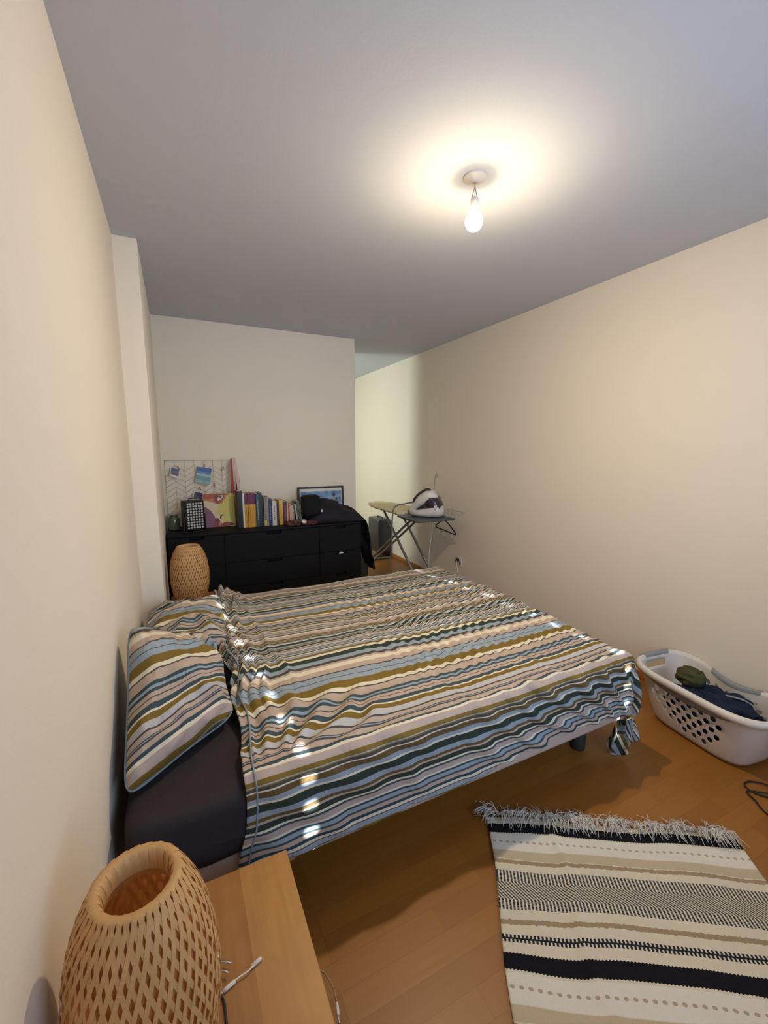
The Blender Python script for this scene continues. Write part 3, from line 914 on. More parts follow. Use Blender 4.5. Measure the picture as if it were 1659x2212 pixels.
def photo_card(label, corners, border, bands, y):
    """corners TL TR BR BL in (x, z); bands of colour inside a white border"""
    cx = sum(c[0] for c in corners) / 4; cz = sum(c[1] for c in corners) / 4
    t = thing('photo_print', label, 'photo', (cx, y, cz))
    TL, TR, BR, BL = [Vector((c[0], y, c[1])) for c in corners]
    def q(u, v, yy): 
        p = TL.lerp(TR, u).lerp(BL.lerp(BR, u), v); return Vector((p.x, yy, p.z))
    g = G(); V = [q(u, v, y) for u, v in ((0, 0), (1, 0), (1, 1), (0, 1))] + [q(u, v, y + 0.0015) for u, v in ((0, 0), (1, 0), (1, 1), (0, 1))]
    g.add(V, [[0, 1, 2, 3], [7, 6, 5, 4], [0, 4, 5, 1], [1, 5, 6, 2], [2, 6, 7, 3], [3, 7, 4, 0]], 0, False)
    g.obj('card', MPAPER, t)
    l, tp, rt, bt = border
    g = G(); mats = []
    n = len(bands)
    v0 = tp
    for i, (v1, c) in enumerate(bands):
        vb = tp + (1 - tp - bt) * v1
        mats.append(mat('print', srgb(*c), 0.4, var=0.25, vscale=60))
        K = 8
        up = [q(l + (1 - l - rt) * k / K, v0 + (0 if i == 0 else 0.02 * math.sin(k * 2.1 + i)), y - 0.0006) for k in range(K + 1)]
        dn = [q(l + (1 - l - rt) * k / K, vb + (0 if i == n - 1 else 0.02 * math.sin(k * 2.1 + i + 1)), y - 0.0006) for k in range(K + 1)]
        for k in range(K): g.poly([up[k], up[k + 1], dn[k + 1], dn[k]], i)
        v0 = vb
    g.obj('print', mats, t)
    return t
photo_card('small white-bordered photo of a shore pegged at the upper left of the wire grid', [(0.186, 1.262), (0.254, 1.242), (0.243, 1.158), (0.172, 1.188)], (.09, .07, .09, .24), [(.3, (70, 84, 140)), (.5, (92, 104, 120)), (.75, (120, 108, 110)), (1, (96, 84, 90))], gy - 0.009)
photo_card('blue seascape photo pegged at the upper middle of the wire grid', [(0.388, 1.260), (0.500, 1.240), (0.478, 1.100), (0.362, 1.130)], (.0, .0, .0, .0), [(.25, (48, 84, 150)), (.4, (84, 124, 170)), (.55, (160, 176, 176)), (.8, (96, 146, 148)), (1, (140, 164, 156))], gy - 0.009)
photo_card('small dark photo with white border half behind the face painting', [(0.350, 1.056), (0.424, 1.036), (0.408, 0.955), (0.330, 0.976)], (.09, .07, .09, .24), [(.5, (44, 50, 86)), (.8, (74, 70, 96)), (1, (90, 78, 84))], gy - 0.009)
pegs = [(0.243, 1.252, 'beside the small shore photo'), (0.443, 1.262, 'above the seascape photo'), (0.593, 1.248, 'alone at the right of the wire grid'), (0.515, 1.098, 'below and right of the seascape photo'), (0.400, 1.072, 'above the half-hidden dark photo')]
MPEG = mat('peg_wood', srgb(150, 110, 84), 0.7)
peg0 = None
for x, z, w in pegs:
    if peg0 is None:
        t = thing('clothes_peg', '', 'peg', (x, gy - 0.012, z), group='tiny wooden pegs on the wire grid')
        G().box(-0.0045, 0.0045, -0.004, -0.0005, -0.017, 0.017, 0.001).obj('jaw', MPEG, t, world=False)
        G().box(-0.0045, 0.0045, 0.0005, 0.004, -0.017, 0.017, 0.001).obj('jaw', MPEG, t, world=False)
        G().tube([(-0.005, 0, 0.002), (0.005, 0, 0.002)], 0.0022, 8).obj('spring', MSTEEL, t, world=False)
        peg0 = t
    else:
        t = copy_tree(peg0); t.location = (x, gy - 0.012, z)
    t.rotation_euler = (0, random.uniform(-0.5, 0.5), 0)
    t['label'] = 'tiny wooden clothes peg ' + w

# green glass jar behind the black panel box
MGG = mat('green_glass', srgb(112, 122, 92), 0.15, trans=0.5, spec=0.6)
jar = thing('glass_jar', 'green glass swing-top jar at the left end of the dresser', 'jar', (0.185, 3.80, DZ))
G().lathe([(0.0, 0.004), (0.036, 0.004), (0.040, 0.01), (0.041, 0.085), (0.034, 0.105), (0.028, 0.112), (0.028, 0.122), (0.032, 0.124), (0.0, 0.126)], (0.185, 3.80, DZ), 28).obj('jar_body', MGG, jar)
G().tube([(0.222, 3.80, DZ + 0.118), (0.228, 3.80, DZ + 0.075), (0.222, 3.80, DZ + 0.05)], 0.002, 6).obj('wire_clip', MSTEEL, jar)

# black panel box with rows of round lenses
pb = thing('light_panel', 'black box panel with rows of small round lenses on the dresser', 'light panel', (0.335, 3.665, DZ), (0, 0, math.radians(16)))
w, dpt, hh = 0.074, 0.095, 0.235
G().box(-w, w, -0.01, dpt, 0.012, 0.012 + hh, 0.008).obj('housing', MBP, pb, world=False)
G().box(-w + 0.006, w - 0.006, -0.013, -0.008, 0.018, 0.006 + hh, 0.002).obj('front_plate', mat('matt_black', srgb(16, 15, 18), 0.7), pb, world=False)
G().tube([(-0.03, 0.04, 0.244), (-0.03, 0.04, 0.262), (0.03, 0.04, 0.262), (0.03, 0.04, 0.244)], 0.004, 6).obj('carry_handle', MBP, pb, world=False)
g = G(); g.box(-w - 0.012, -w - 0.004, 0.0, 0.02, 0.0, 0.14, 0.002); g.box(w + 0.004, w + 0.012, 0.0, 0.02, 0.0, 0.14, 0.002); g.box(-w - 0.012, w + 0.012, -0.02, 0.07, 0.0, 0.006, 0.002)
g.obj('stand', MBP, pb, world=False)
MLENS = mat('lens', srgb(200, 192, 190), 0.25, coat=0.5)
lens0 = None
for j in range(10):
    for i in range(6):
        if lens0 is None:
            lens0 = G().lathe([(0.0078, 0.0), (0.0078, 0.0015), (0.006, 0.002), (0.0045, 0.0008), (0.0025, 0.0008), (0.0018, 0.0022), (0.0, 0.0024)], n=14, mat=Matrix.Rotation(PI / 2, 4, 'X')).obj('lens', MLENS, pb, world=False)
            L_ = lens0
        else:
            L_ = lens0.copy(); C.objects.link(L_); L_.parent = pb
        L_.location = (-0.053 + i * 0.0212, -0.013, 0.034 + j * 0.0213)

# canvas painting of part of a face (flat colour shapes on the canvas front)
cv = thing('canvas_painting', 'canvas painting of half a face in yellow and red leaning on the wall', 'painting', (0.535, 3.80, DZ), (math.radians(-7), 0, math.radians(0)))
CW, CH = 0.125, 0.282
G().box(-CW, CW, 0.0, 0.016, 0.0, CH, 0.002).obj('canvas', mat('canvas_edge', srgb(200, 190, 120), 0.8), cv, world=False)
cols = dict(y=(208, 192, 100), c=(214, 196, 164), r=(166, 84, 66), p=(132, 84, 104), d=(110, 44, 48), k=(48, 36, 44), w=(206, 204, 196), g=(96, 104, 100), o=(190, 120, 84), m=(138, 62, 62))
names = list(cols); cm = [mat('paint_' + ('yellow cream red purple darkred black white grey orange maroon'.split()[i]), srgb(*cols[k]), 0.6) for i, k in enumerate(names)]
g = G(); lay = [0]
def pg(k, pts, curved=True):
    lay[0] += 1
    y = -0.0004 - 0.00012 * lay[0]
    P_ = [Vector((p[0], 0, p[1])) for p in pts]
    if curved and len(P_) > 3:
        o_ = []
        n = len(P_)
        for i in range(n):
            for s in range(5):
                q = s / 5; a, b_, c_, d_ = P_[i - 1], P_[i], P_[(i + 1) % n], P_[(i + 2) % n]
                o_.append(0.5 * ((2 * b_) + (-a + c_) * q + (2 * a - 5 * b_ + 4 * c_ - d_) * q * q + (-a + 3 * b_ - 3 * c_ + d_) * q ** 3))
        P_ = o_
    V = [Vector((-CW + 2 * CW * min(max(p.x, 0), 1), y, CH * (1 - min(max(p.z, 0), 1)))) for p in P_]
    # fan triangulation through an inner polygon fill
    bm = bmesh.new(); vs_ = [bm.verts.new(v) for v in V]
    try:
        f = bm.faces.new(vs_)
        bmesh.ops.triangulate(bm, faces=[f])
    except Exception: pass
    bm.verts.index_update()
    g.add([v.co.copy() for v in bm.verts], [[v.index for v in f.verts] for f in bm.faces], names.index(k), False)
    bm.free()
pg('y', [(0, 0), (1, 0), (1, 1), (0, 1)], False)
pg('c', [(0, .2), (.30, .24), (.50, .30), (.44, .46), (.40, .56), (.52, .72), (.60, .86), (.55, 1), (0, 1)], False)
pg('o', [(.0, .0), (.78, .0), (.74, .10), (.66, .20), (.58, .30), (.44, .31), (.30, .26), (.12, .20), (.0, .18)])
pg('r', [(.0, .0), (.42, .0), (.40, .08), (.30, .14), (.14, .15), (.0, .12)])
pg('m', [(.40, .0), (.48, .02), (.44, .10), (.45, .22), (.52, .25), (.46, .29), (.37, .24), (.35, .12)])
pg('r', [(.50, .0), (.72, .0), (.70, .07), (.62, .17), (.54, .24), (.50, .22), (.60, .14), (.64, .06)])
pg('w', [(.46, .20), (.47, .12), (.52, .06), (.59, .04), (.64, .07), (.60, .14), (.53, .19)])
pg('g', [(.52, .09), (.55, .06), (.59, .07), (.59, .11), (.56, .14), (.53, .13)])
pg('k', [(.545, .085), (.57, .085), (.57, .11), (.545, .11)])
pg('d', [(.45, .12), (.50, .05), (.58, .02), (.68, .04), (.62, .045), (.54, .055), (.48, .12)])
pg('p', [(.0, .42), (.17, .46), (.26, .56), (.34, .70), (.36, .86), (.32, 1.0), (.0, 1.0)])
pg('m', [(.34, .76), (.40, .72), (.47, .76), (.50, .84), (.56, .90), (.54, 1.0), (.34, 1.0), (.31, .88)])
pg('d', [(.50, .74), (.52, .66), (.58, .63), (.64, .65), (.58, .66), (.55, .71), (.54, .77)])
pg('d', [(.37, .80), (.42, .76), (.46, .80), (.45, .86), (.39, .87)])
pg('o', [(.47, .86), (.52, .84), (.55, .90), (.50, .97), (.46, .93)])
pg('m', [(.56, .93), (.64, .87), (.76, .865), (.88, .90), (.97, .96), (.80, .985), (.60, .99)])
g.obj('painted_face', cm, cv, world=False, fixn=False)

# red and white printed paper roll leaning beside the canvas
rd = thing('printed_banner', 'tall folded red and white printed paper standing beside the books', 'paper', (0.665, 3.86, DZ))
MRED = mat('red_print', srgb(150, 46, 48), 0.6, var=0.1); MPK = mat('pale_print', srgb(206, 176, 172), 0.6, var=0.3, vscale=90)
g = G()
g.prism([(0.640, DZ), (0.672, DZ), (0.668, 1.0), (0.664, 1.30), (0.660, 1.33), (0.650, 1.32), (0.642, 1.0)], 'y', 3.870, 3.885)
g.obj('red_sheet', MRED, rd)
g = G(); g.prism([(0.662, 1.335), (0.688, 1.335), (0.712, 1.16), (0.712, 0.99), (0.702, 0.98), (0.690, 1.12), (0.676, 1.24)], 'y', 3.855, 3.865); g.obj('pale_sheet', MPK, rd)
g = G(); g.prism([(0.684, 1.23), (0.690, 1.23), (0.716, 1.14), (0.712, 1.03), (0.694, 0.93), (0.690, DZ), (0.672, DZ), (0.674, 0.95), (0.684, 1.06)], 'y', 3.864, 3.876); g.obj('dark_red_sheet', mat('dark_red', srgb(96, 30, 34), 0.6), rd)

# books
BOOKS = [  # x0, x1, height, colours (spine, label), description, lean, depth
    (0.664, 0.703, 0.310, (34, 28, 30), (150, 146, 140), 'thick black hardback book with pale emblem, first in the row'),
    (0.7045, 0.7185, 0.292, (222, 216, 206), None, 'thin white book between the black and the yellow books'),
    (0.7205, 0.7475, 0.287, (206, 150, 44), (108, 34, 66), 'yellow book with purple top, first of the four yellow ones'),
    (0.7485, 0.7745, 0.290, (200, 144, 40), (100, 34, 70), 'yellow book with purple top, second of the four yellow ones'),
    (0.7755, 0.7945, 0.286, (206, 150, 46), (104, 36, 72), 'yellow book with purple top, third of the four yellow ones'),
    (0.7955, 0.8115, 0.284, (198, 142, 40), (92, 32, 70), 'yellow book with purple top, narrowest, touching the teal book'),
    (0.8125, 0.8385, 0.283, (48, 76, 84), (150, 160, 156), 'teal book with pale lettering after the yellow books'),
    (0.8395, 0.8625, 0.287, (34, 48, 44), None, 'dark green book after the teal one'),
    (0.8635, 0.8755, 0.262, (22, 20, 22), None, 'slim black book after the dark green one'),
    (0.8765, 0.8985, 0.250, (126, 122, 112), (206, 180, 50), 'grey book with a yellow label at its foot'),
    (0.8995, 0.9155, 0.252, (150, 138, 122), None, 'beige-grey book before the navy one'),
    (0.9165, 0.9445, 0.232, (44, 52, 92), (130, 140, 170), 'navy blue book in the middle of the row'),
    (0.9455, 0.9825, 0.212, (198, 190, 186), (120, 114, 112), 'wide white book in the middle of the row'),
    (0.9835, 1.0045, 0.190, (44, 30, 30), (130, 40, 40), 'dark brown book after the wide white one'),
    (1.0055, 1.0415, 0.218, (212, 168, 60), (170, 90, 40), 'wide yellow book with orange lettering in the right half of the row'),
    (1.0425, 1.0715, 0.204, (84, 40, 84), (180, 60, 60), 'purple and red book after the wide yellow one'),
    (1.0725, 1.0825, 0.196, (212, 190, 90), None, 'thin pale yellow book after the purple one'),
    (1.0835, 1.0935, 0.186, (168, 70, 56), None, 'thin orange-red book after the pale yellow one'),
    (1.0945, 1.1275, 0.168, (190, 164, 146), None, 'short pinkish beige book near the right end of the row'),
    (1.1285, 1.1455, 0.160, (120, 52, 48), (200, 180, 160), 'short maroon book after the pinkish beige one'),
    (1.1465, 1.1605, 0.176, (190, 176, 150), None, 'thin cream book leaning left near the black bag'),
    (1.1615, 1.1775, 0.192, (60, 92, 70), (180, 180, 160), 'green book leaning left near the black bag'),
    (1.1785, 1.1925, 0.200, (158, 164, 150), None, 'pale grey-green book leaning left, last of the row'),
]
MPAGES = mat('pages', srgb(206, 196, 176), 0.9)
for i, (x0, x1, hh, c, lab, desc) in enumerate(BOOKS):
    w = x1 - x0; dep = 0.14 + 0.05 * ((i * 37) % 5) / 5
    lean = 0.0
    if i == 19: lean = -0.05
    if i >= 20: lean = -0.13; x0 += 0.016; x1 += 0.016
    elif i in (6, 7, 9, 10, 11, 12, 13): lean = 0.0
    t = thing('book', desc, 'book', ((x0 + x1) / 2, 3.655 + 0.02 * ((i * 13) % 3) / 3, DZ), (0, lean, 0), 'books standing in a row on the dresser')
    mc = mat('cover', srgb(*c), 0.55)
    g = G(); g.box(-w / 2, -w / 2 + 0.002, 0, dep, 0, hh); g.box(w / 2 - 0.002, w / 2, 0, dep, 0, hh); g.box(-w / 2, w / 2, -0.001, 0.002, 0, hh, 0.0006)
    g.obj('cover', mc, t, world=False)
    G().box(-w / 2 + 0.002, w / 2 - 0.002, 0.002, dep - 0.003, 0.003, hh - 0.003).obj('page_block', MPAGES, t, world=False)
    if lab:
        ml = mat('spine_print', srgb(*lab), 0.55)
        g = G()
        if 2 <= i <= 5:
            g.box(-w / 2 - 0.0003, w / 2 + 0.0003, -0.0016, 0.001, hh * 0.68, hh + 0.0003)
            g.obj('spine_band', ml, t, world=False)
            g = G()
            z_ = hh * 0.12
            while z_ < hh * 0.55:
                l_ = random.uniform(0.006, 0.018); g.box(-w * 0.07, w * 0.09, -0.0019, -0.0012, z_, z_ + l_); z_ += l_ + random.uniform(0.003, 0.008)
            g.obj('spine_lettering', mat('letter', srgb(120, 84, 40), 0.6), t, world=False)
        elif i == 9:
            g.box(-w * 0.42, w * 0.42, -0.0016, -0.0005, 0.01, 0.05); g.obj('spine_label', ml, t, world=False)
        elif i == 0:
            g.lathe([(0.0, 0.0), (0.009, 0.0), (0.009, 0.001)], n=14, mat=Matrix.Translation((0, -0.0008, hh * 0.86)) @ Matrix.Rotation(PI / 2, 4, 'X')); g.obj('spine_emblem', ml, t, world=False)
        else:
            z_ = hh * 0.22
            while z_ < hh * 0.8:
                l_ = random.uniform(0.006, 0.02); g.box(-w * 0.09, w * 0.09 + random.uniform(0, w * 0.08), -0.0018, -0.0008, z_, z_ + l_); z_ += l_ + random.uniform(0.003, 0.008)
            g.obj('spine_lettering', ml, t, world=False)

# framed picture behind the jacket
fp = thing('framed_picture', 'black framed blue picture leaning on the wall behind the jacket', 'picture', (1.475, 3.93, DZ), (math.radians(-3), 0, 0))
FW, FH = 0.230, 0.298
g = G(); bwd = 0.017
for a, b_, c_, d_ in ((-FW, FW, 0, bwd), (-FW, FW, FH - bwd, FH), (-FW, -FW + bwd, bwd, FH - bwd), (FW - bwd, FW, bwd, FH - bwd)): g.box(a, b_, -0.008, 0.010, c_, d_, 0.001)
g.obj('frame', MBP, fp, world=False)
G().box(-FW + 0.01, FW - 0.01, 0.0, 0.004, 0.01, FH - 0.01).obj('mat_board', MPAPER, fp, world=False)
msky = bpy.data.materials.new('blue_print'); n = NT(msky)
tc = n.t.nodes.new('ShaderNodeTexCoord')
f = n.noise(tc.outputs['Object'], 14, 5)
n.t.links.new(n.mix(n.M('MULTIPLY_ADD', f, 2.4, -0.75), srgb(40, 100, 160), srgb(150, 180, 196)), n.b.inputs['Base Color'])
G().box(-FW + 0.030, FW - 0.022, -0.0012, 0.0, 0.03, FH - 0.045).obj('print', msky, fp, world=False)
g = G()
for (x, z, r) in ((0.13, 0.215, .017), (0.155, 0.175, .013), (0.105, 0.165, .012), (0.13, 0.155, .014), (0.02, 0.165, .013), (0.00, 0.14, .016), (0.16, 0.14, .014), (0.19, 0.18, .010)):
    g.lathe([(0.0, 0.0), (r, 0.0), (r * 0.5, 0.0004)], n=12, mat=Matrix.Translation((x, -0.0018, z)) @ Matrix.Rotation(PI / 2, 4, 'X'))
    g.box(x - r * 0.15, x + r * 0.15, -0.0018, -0.0012, z - r * 1.7, z)
g.obj('brown_shapes', mat('print_brown', srgb(112, 88, 72), 0.6), fp, world=False)

# crumpled soft objects
def blob(c, rx, ry, rz, seed, amp=0.22, fr_=2.2, n=48, sq_=2.4, flatb=None):
    P_ = []
    for i in range(n):
        ph = -PI / 2 + PI * i / (n - 1); row = []
        for j in range(n + 1):
            a = 2 * PI * j / n
            def sp(v, e): return math.copysign(abs(v) ** (2 / e), v)
            d = Vector((sp(math.cos(ph), sq_) * sp(math.cos(a), sq_), sp(math.cos(ph), sq_) * sp(math.sin(a), sq_), sp(math.sin(ph), sq_)))
            dd = Vector((math.cos(ph) * math.cos(a), math.cos(ph) * math.sin(a), math.sin(ph)))
            k = 1 + amp * (0.6 * float(ridge(dd.x * fr_ + dd.z * 1.3 + seed, dd.y * fr_ + dd.z * fr_, seed)) - 0.3 + 0.4 * float(vnoise(dd.x * fr_ * 2 + dd.z, dd.y * fr_ * 2 - dd.z * 2, seed + 5)))
            p = Vector((c[0] + d.x * rx * k, c[1] + d.y * ry * k, c[2] + d.z * rz * k))
            if flatb is not None: p.z = max(p.z, flatb)
            row.append(p)
        P_.append(row)
    return G().grid(P_)
t = blob((1.262, 3.575, DZ + 0.17), 0.080, 0.070, 0.092, 3, 0.06, 1.4, sq_=6, flatb=DZ + 0.012).obj('fabric_bag', mat('black_fabric', srgb(24, 24, 25), 0.85, bump=0.3, bscale=40, spec=0.2))
tag(t, 'black boxy fabric bag standing in front of the framed picture', 'bag')

def jacket():
    ns, ny = 150, 90
    s = np.linspace(0, 1, ns)[:, None] * np.ones((1, ny)); y = np.linspace(0, 1, ny)[None, :] * np.ones((ns, 1))
    # path: along the dresser top to its right edge, then hanging down the side
    px = [0, .08, .22, .40, .55, .66, .70, .78, .9, 1.0]
    X = np.interp(s, px, [1.24, 1.30, 1.42, 1.56, 1.67, 1.745, 1.762, 1.775, 1.80, 1.83])
    Zt = np.interp(s, px, [.80, .935, .940, .895, .850, .785, .72, .60, .42, .285])
    for _ in range(6):
        Zt[1:-1] = (Zt[:-2] + Zt[2:] + 2 * Zt[1:-1]) / 4; X[1:-1] = (X[:-2] + X[2:] + 2 * X[1:-1]) / 4
    ylo = np.interp(s, px, [3.56, 3.535, 3.53, 3.53, 3.525, 3.52, 3.515, 3.51, 3.505, 3.50])
    yhi = np.interp(s, px, [3.80, 3.86, 3.88, 3.88, 3.87, 3.84, 3.82, 3.80, 3.78, 3.74])
    Y = ylo + (yhi - ylo) * y
    arch = np.clip(np.sin(np.clip(y * 1.02, 0, 1) * PI), 0, 1) ** 0.45
    on = 1 - sstep(0.64, 0.72, s)
    Z = on * (DZ + 0.006 + (Zt - DZ) * arch) + (1 - on) * Zt
    f = 0.016 * ridge(s * 7 + y * 2, y * 4 - s * 2, 5) + 0.010 * vnoise(s * 16, y * 9, 6)
    Z = Z + on * f * arch + 0.0
    X = X + (1 - on) * (0.012 * np.sin(y * 9) + f * 0.8 + 0.01)
    Z = np.where(on > 0.5, np.maximum(Z, DZ + 0.006), Z)
    return np.stack([X, Y, Z], -1)
t = G().grid(jacket()).obj('jacket', MJACK, solid=0.006)
tag(t, 'dark jacket heaped on the dresser and hanging down its right end', 'jacket')
G().box(1.335, 1.352, 3.524, 3.527, 0.862, 0.885, 0.001).obj('white_tag', MPAPER, t)
MLEA = mat('brown_leather', srgb(84, 46, 34), 0.6, bump=0.2, bscale=60)
t = blob((1.115, 3.565, DZ + 0.024), 0.060, 0.032, 0.026, 8, 0.35, 2.2, flatb=DZ + 0.002).obj('leather_glove', MLEA); tag(t, 'crumpled brown leather glove in front of the short books', 'glove')
t = blob((1.245, 3.545, DZ + 0.020), 0.070, 0.026, 0.022, 12, 0.35, 2.4, flatb=DZ + 0.002).obj('knit_scarf', mat('dark_red_knit', srgb(76, 36, 38), 0.9, bump=0.5, bscale=80)); tag(t, 'crumpled dark red knit lying under the black bag', 'scarf')
t = G().add([(1.165, 3.528, DZ + 0.038), (1.215, 3.528, DZ + 0.030), (1.205, 3.545, DZ + 0.052), (1.172, 3.545, DZ + 0.054), (1.185, 3.522, DZ + 0.018)], [[0, 4, 1], [0, 1, 2, 3]]).obj('care_label', MPAPER, solid=0.001); tag(t, 'small white label sticking out of the dark red knit', 'label')

# ------------------------------------------------------------------ passage
t = G().box(1.868, 2.012, 4.02, 4.32, 0.0, 0.575, 0.02).obj('storage_crate', mat('dark_olive_plastic', srgb(52, 50, 42), 0.7)); 
t2 = thing('storage_bin', 'dark olive bin standing in the passage just past the dresser', 'bin', (1.926, 4.17, 0)); t.name = 'bin_body'; t.location = (-1.926, -4.17, 0); t.parent = t2
G().box(1.862, 2.018, 4.012, 4.328, 0.56, 0.60, 0.012).obj('lid', mat('olive_lid', srgb(64, 62, 52), 0.6), t2)

sc = thing('suitcase', 'dark grey hard-shell suitcase on wheels beside the passage wall', 'suitcase', (2.64, 5.05, 0))
MSH = mat('grey_shell', srgb(46, 48, 52), 0.35, coat=0.2)
G().box(2.54, 2.722, 4.88, 5.22, 0.05, 0.505, 0.035, seg=4).obj('shell', MSH, sc)
G().box(2.56, 2.722, 4.874, 4.882, 0.10, 0.45, 0.003).obj('front_panel', MSH, sc)
G().tube([(2.63, 4.96, 0.50), (2.63, 4.96, 0.52), (2.63, 5.10, 0.52), (2.63, 5.10, 0.50)], 0.008, 8).obj('top_handle', MBP, sc)
G().box(2.532, 2.538, 5.17, 5.19, 0.09, 0.13, 0.001).obj('green_sticker', mat('green_label', srgb(150, 190, 140), 0.6), sc)
for x in (2.565, 2.70):
    for y in (4.92, 5.18):
        w_ = G(); w_.lathe([(0, -0.012), (0.022, -0.012), (0.026, -0.008), (0.026, 0.008), (0.022, 0.012), (0, 0.012)], n=18, mat=Matrix.Translation((x, y, 0.026)) @ Matrix.Rotation(PI / 2, 4, 'Y')); w_.obj('wheel', MBP, sc)

# ironing board
ib = thing('ironing_board', 'ironing board with a cream cover and grey crossed legs along the right wall', 'ironing board', (2.45, 4.1, 0))
bz = 0.79; BC = 2.34
def board_outline(hw, y0, y1, n=20):
    pts = []
    for k in range(n + 1):
        q = k / n; y = y1 - (y1 - y0) * q
        w_ = hw * min(1, math.sqrt(max(0, 1 - (1 - min(q / 0.55, 1)) ** 2.2)))
        pts.append((w_, y))
    L_ = [(BC + w_, y) for w_, y in pts]; R_ = [(BC - w_, y) for w_, y in pts[::-1]]
    return L_ + R_
g = G(); ol = board_outline(0.185, 3.62, 4.60)
for z0, z1, sc_ in ((bz - 0.022, bz, 1.0),):
    n_ = len(ol)
    V = [(BC + (p[0] - BC) * 0.93, p[1], z0 - 0.006) for p in ol] + [(p[0], p[1], z0 + 0.006) for p in ol] + [(p[0], p[1], z1 - 0.004) for p in ol] + [(BC + (p[0] - BC) * 0.95, p[1], z1) for p in ol]
    F = [list(range(n_))[::-1], list(range(3 * n_, 4 * n_))] + [[r0 * n_ + i, r0 * n_ + (i + 1) % n_, (r0 + 1) * n_ + (i + 1) % n_, (r0 + 1) * n_ + i] for r0 in range(3) for i in range(n_)]
    g.add(V, F)
g.obj('board_cover', mat('cream_cover', srgb(228, 214, 178), 0.85, var=0.12, vscale=9), ib)
for x in (2.30, 2.50):
    G().tube([(x, 4.28, bz - 0.03), (x, 3.36, 0.02)], 0.013, 10).obj('leg', MGREY, ib)
for x in (2.35, 2.43):
    G().tube([(x, 3.60, bz - 0.03), (x + 0.02, 4.78, 0.02)], 0.013, 10).obj('leg', MGREY, ib)
G().tube([(2.33, 4.79, 0.016), (2.66, 4.79, 0.016)], 0.015, 10).obj('foot_bar', MGREY, ib)
G().tube([(2.22, 3.35, 0.016), (2.58, 3.35, 0.016)], 0.015, 10).obj('foot_bar', MGREY, ib)
g = G(); g.box(2.13, 2.53, 3.20, 3.60, 0.752, 0.772, 0.006); g.obj('iron_rest', mat('dark_grey_metal', srgb(78, 82, 84), 0.5), ib)
g = G()
for k in range(6): g.tube([(2.47, 3.16 + k * 0.05, 0.775), (2.60, 3.14 + k * 0.05, 0.83)], 0.0018, 5)
for k in range(3): g.tube([(2.48 + 0.055 * k, 3.15, 0.78 + 0.024 * k), (2.48 + 0.055 * k, 3.42, 0.78 + 0.024 * k)], 0.0018, 5)
g.obj('wire_rack', MGREY, ib)
G().tube([(2.535, 3.60, 0.50), (2.54, 3.60, 0.78), (2.56, 3.60, 1.12), (2.56, 3.58, 1.165), (2.55, 3.55, 1.17), (2.54, 3.53, 1.15), (2.54, 3.55, 1.125), (2.55, 3.56, 1.13)], 0.0022, 6).obj('cord_holder', MGREY, ib)

# steam iron standing on its water tank
si = thing('steam_iron', 'white and dark purple steam iron station on the ironing board rest', 'iron', (2.35, 3.42, 0.772), (0, 0, 0))
MIW = mat('iron_white', srgb(222, 214, 204), 0.3, coat=0.3); MIP = mat('iron_purple', srgb(48, 38, 50), 0.3, coat=0.3); MIG = mat('clear_tank', srgb(206, 198, 196), 0.25, coat=0.3)
def loft(secs, c, rot, n=28, e=2.6):
    P_ = []
    for (y, rx, z0, z1) in secs:
        row = []
        for k in range(n + 1):
            a = 2 * PI * k / n
            def sp(v): return math.copysign(abs(v) ** (2 / e), v)
            row.append(rot @ Vector((rx * sp(math.cos(a)), y, (z0 + z1) / 2 + (z1 - z0) / 2 * sp(math.sin(a)))) + Vector(c))
        P_.append(row)
    return P_
RT = Matrix.Rotation(math.radians(38), 4, 'Z')
cI = (2.345, 3.41, 0.772)
# tank body: boat shape, front toward the passage side
G().grid(loft([(-.175, .001, .05, .06), (-.17, .05, .02, .10), (-.13, .085, .004, .14), (-.05, .105, .0, .10), (.06, .10, .0, .075), (.13, .075, .004, .085), (.165, .04, .02, .09), (.175, .001, .05, .06)], cI, RT)).obj('water_tank', MIG, si)
G().grid(loft([(-.165, .001, .06, .07), (-.155, .06, .05, .13), (-.11, .088, .05, .205), (-.06, .092, .06, .225), (-.02, .080, .07, .20), (.0, .001, .1, .12)], cI, RT)).obj('rear_housing', MIP, si)
# the iron itself rests slanted on the station
RI = RT @ Matrix.Rotation(math.radians(-30), 4, 'X')
ci = (2.325, 3.42, 0.885)
G().grid(loft([(-.16, .001, .0, .02), (-.155, .070, -.008, .075), (-.09, .080, -.008, .105), (0, .074, -.008, .090), (.09, .052, -.008, .060), (.15, .022, -.006, .028), (.175, .001, .0, .004)], ci, RI)).obj('iron_body', MIW, si)
G().grid(loft([(-.165, .001, -.016, -.012), (-.16, .082, -.020, -.004), (-.06, .090, -.020, -.004), (.03, .078, -.020, -.004), (.13, .034, -.020, -.004), (.185, .001, -.014, -.010)], ci, RI)).obj('soleplate', MIP, si)
hp = [RI @ Vector(q) + Vector(ci) for q in ((0, .09, .05), (0, .065, .088), (0, .0, .112), (0, -.08, .116), (0, -.12, .095), (0, -.13, .04))]
G().tube(cat(hp, 6), 0.012, 10).obj('iron_handle', MIP, si)
G().lathe([(0, 0.004), (0.024, 0.004), (0.026, 0.0), (0.026, -0.01)], n=20, mat=Matrix.Translation((2.36, 3.262, 0.872)) @ Matrix.Rotation(math.radians(24), 4, 'Z') @ Matrix.Rotation(PI / 2, 4, 'X')).obj('dial', MIG, si)
G().box(2.208, 2.216, 3.49, 3.53, 0.79, 0.83, 0.002, mat=None).obj('side_panel', MGREY, si)
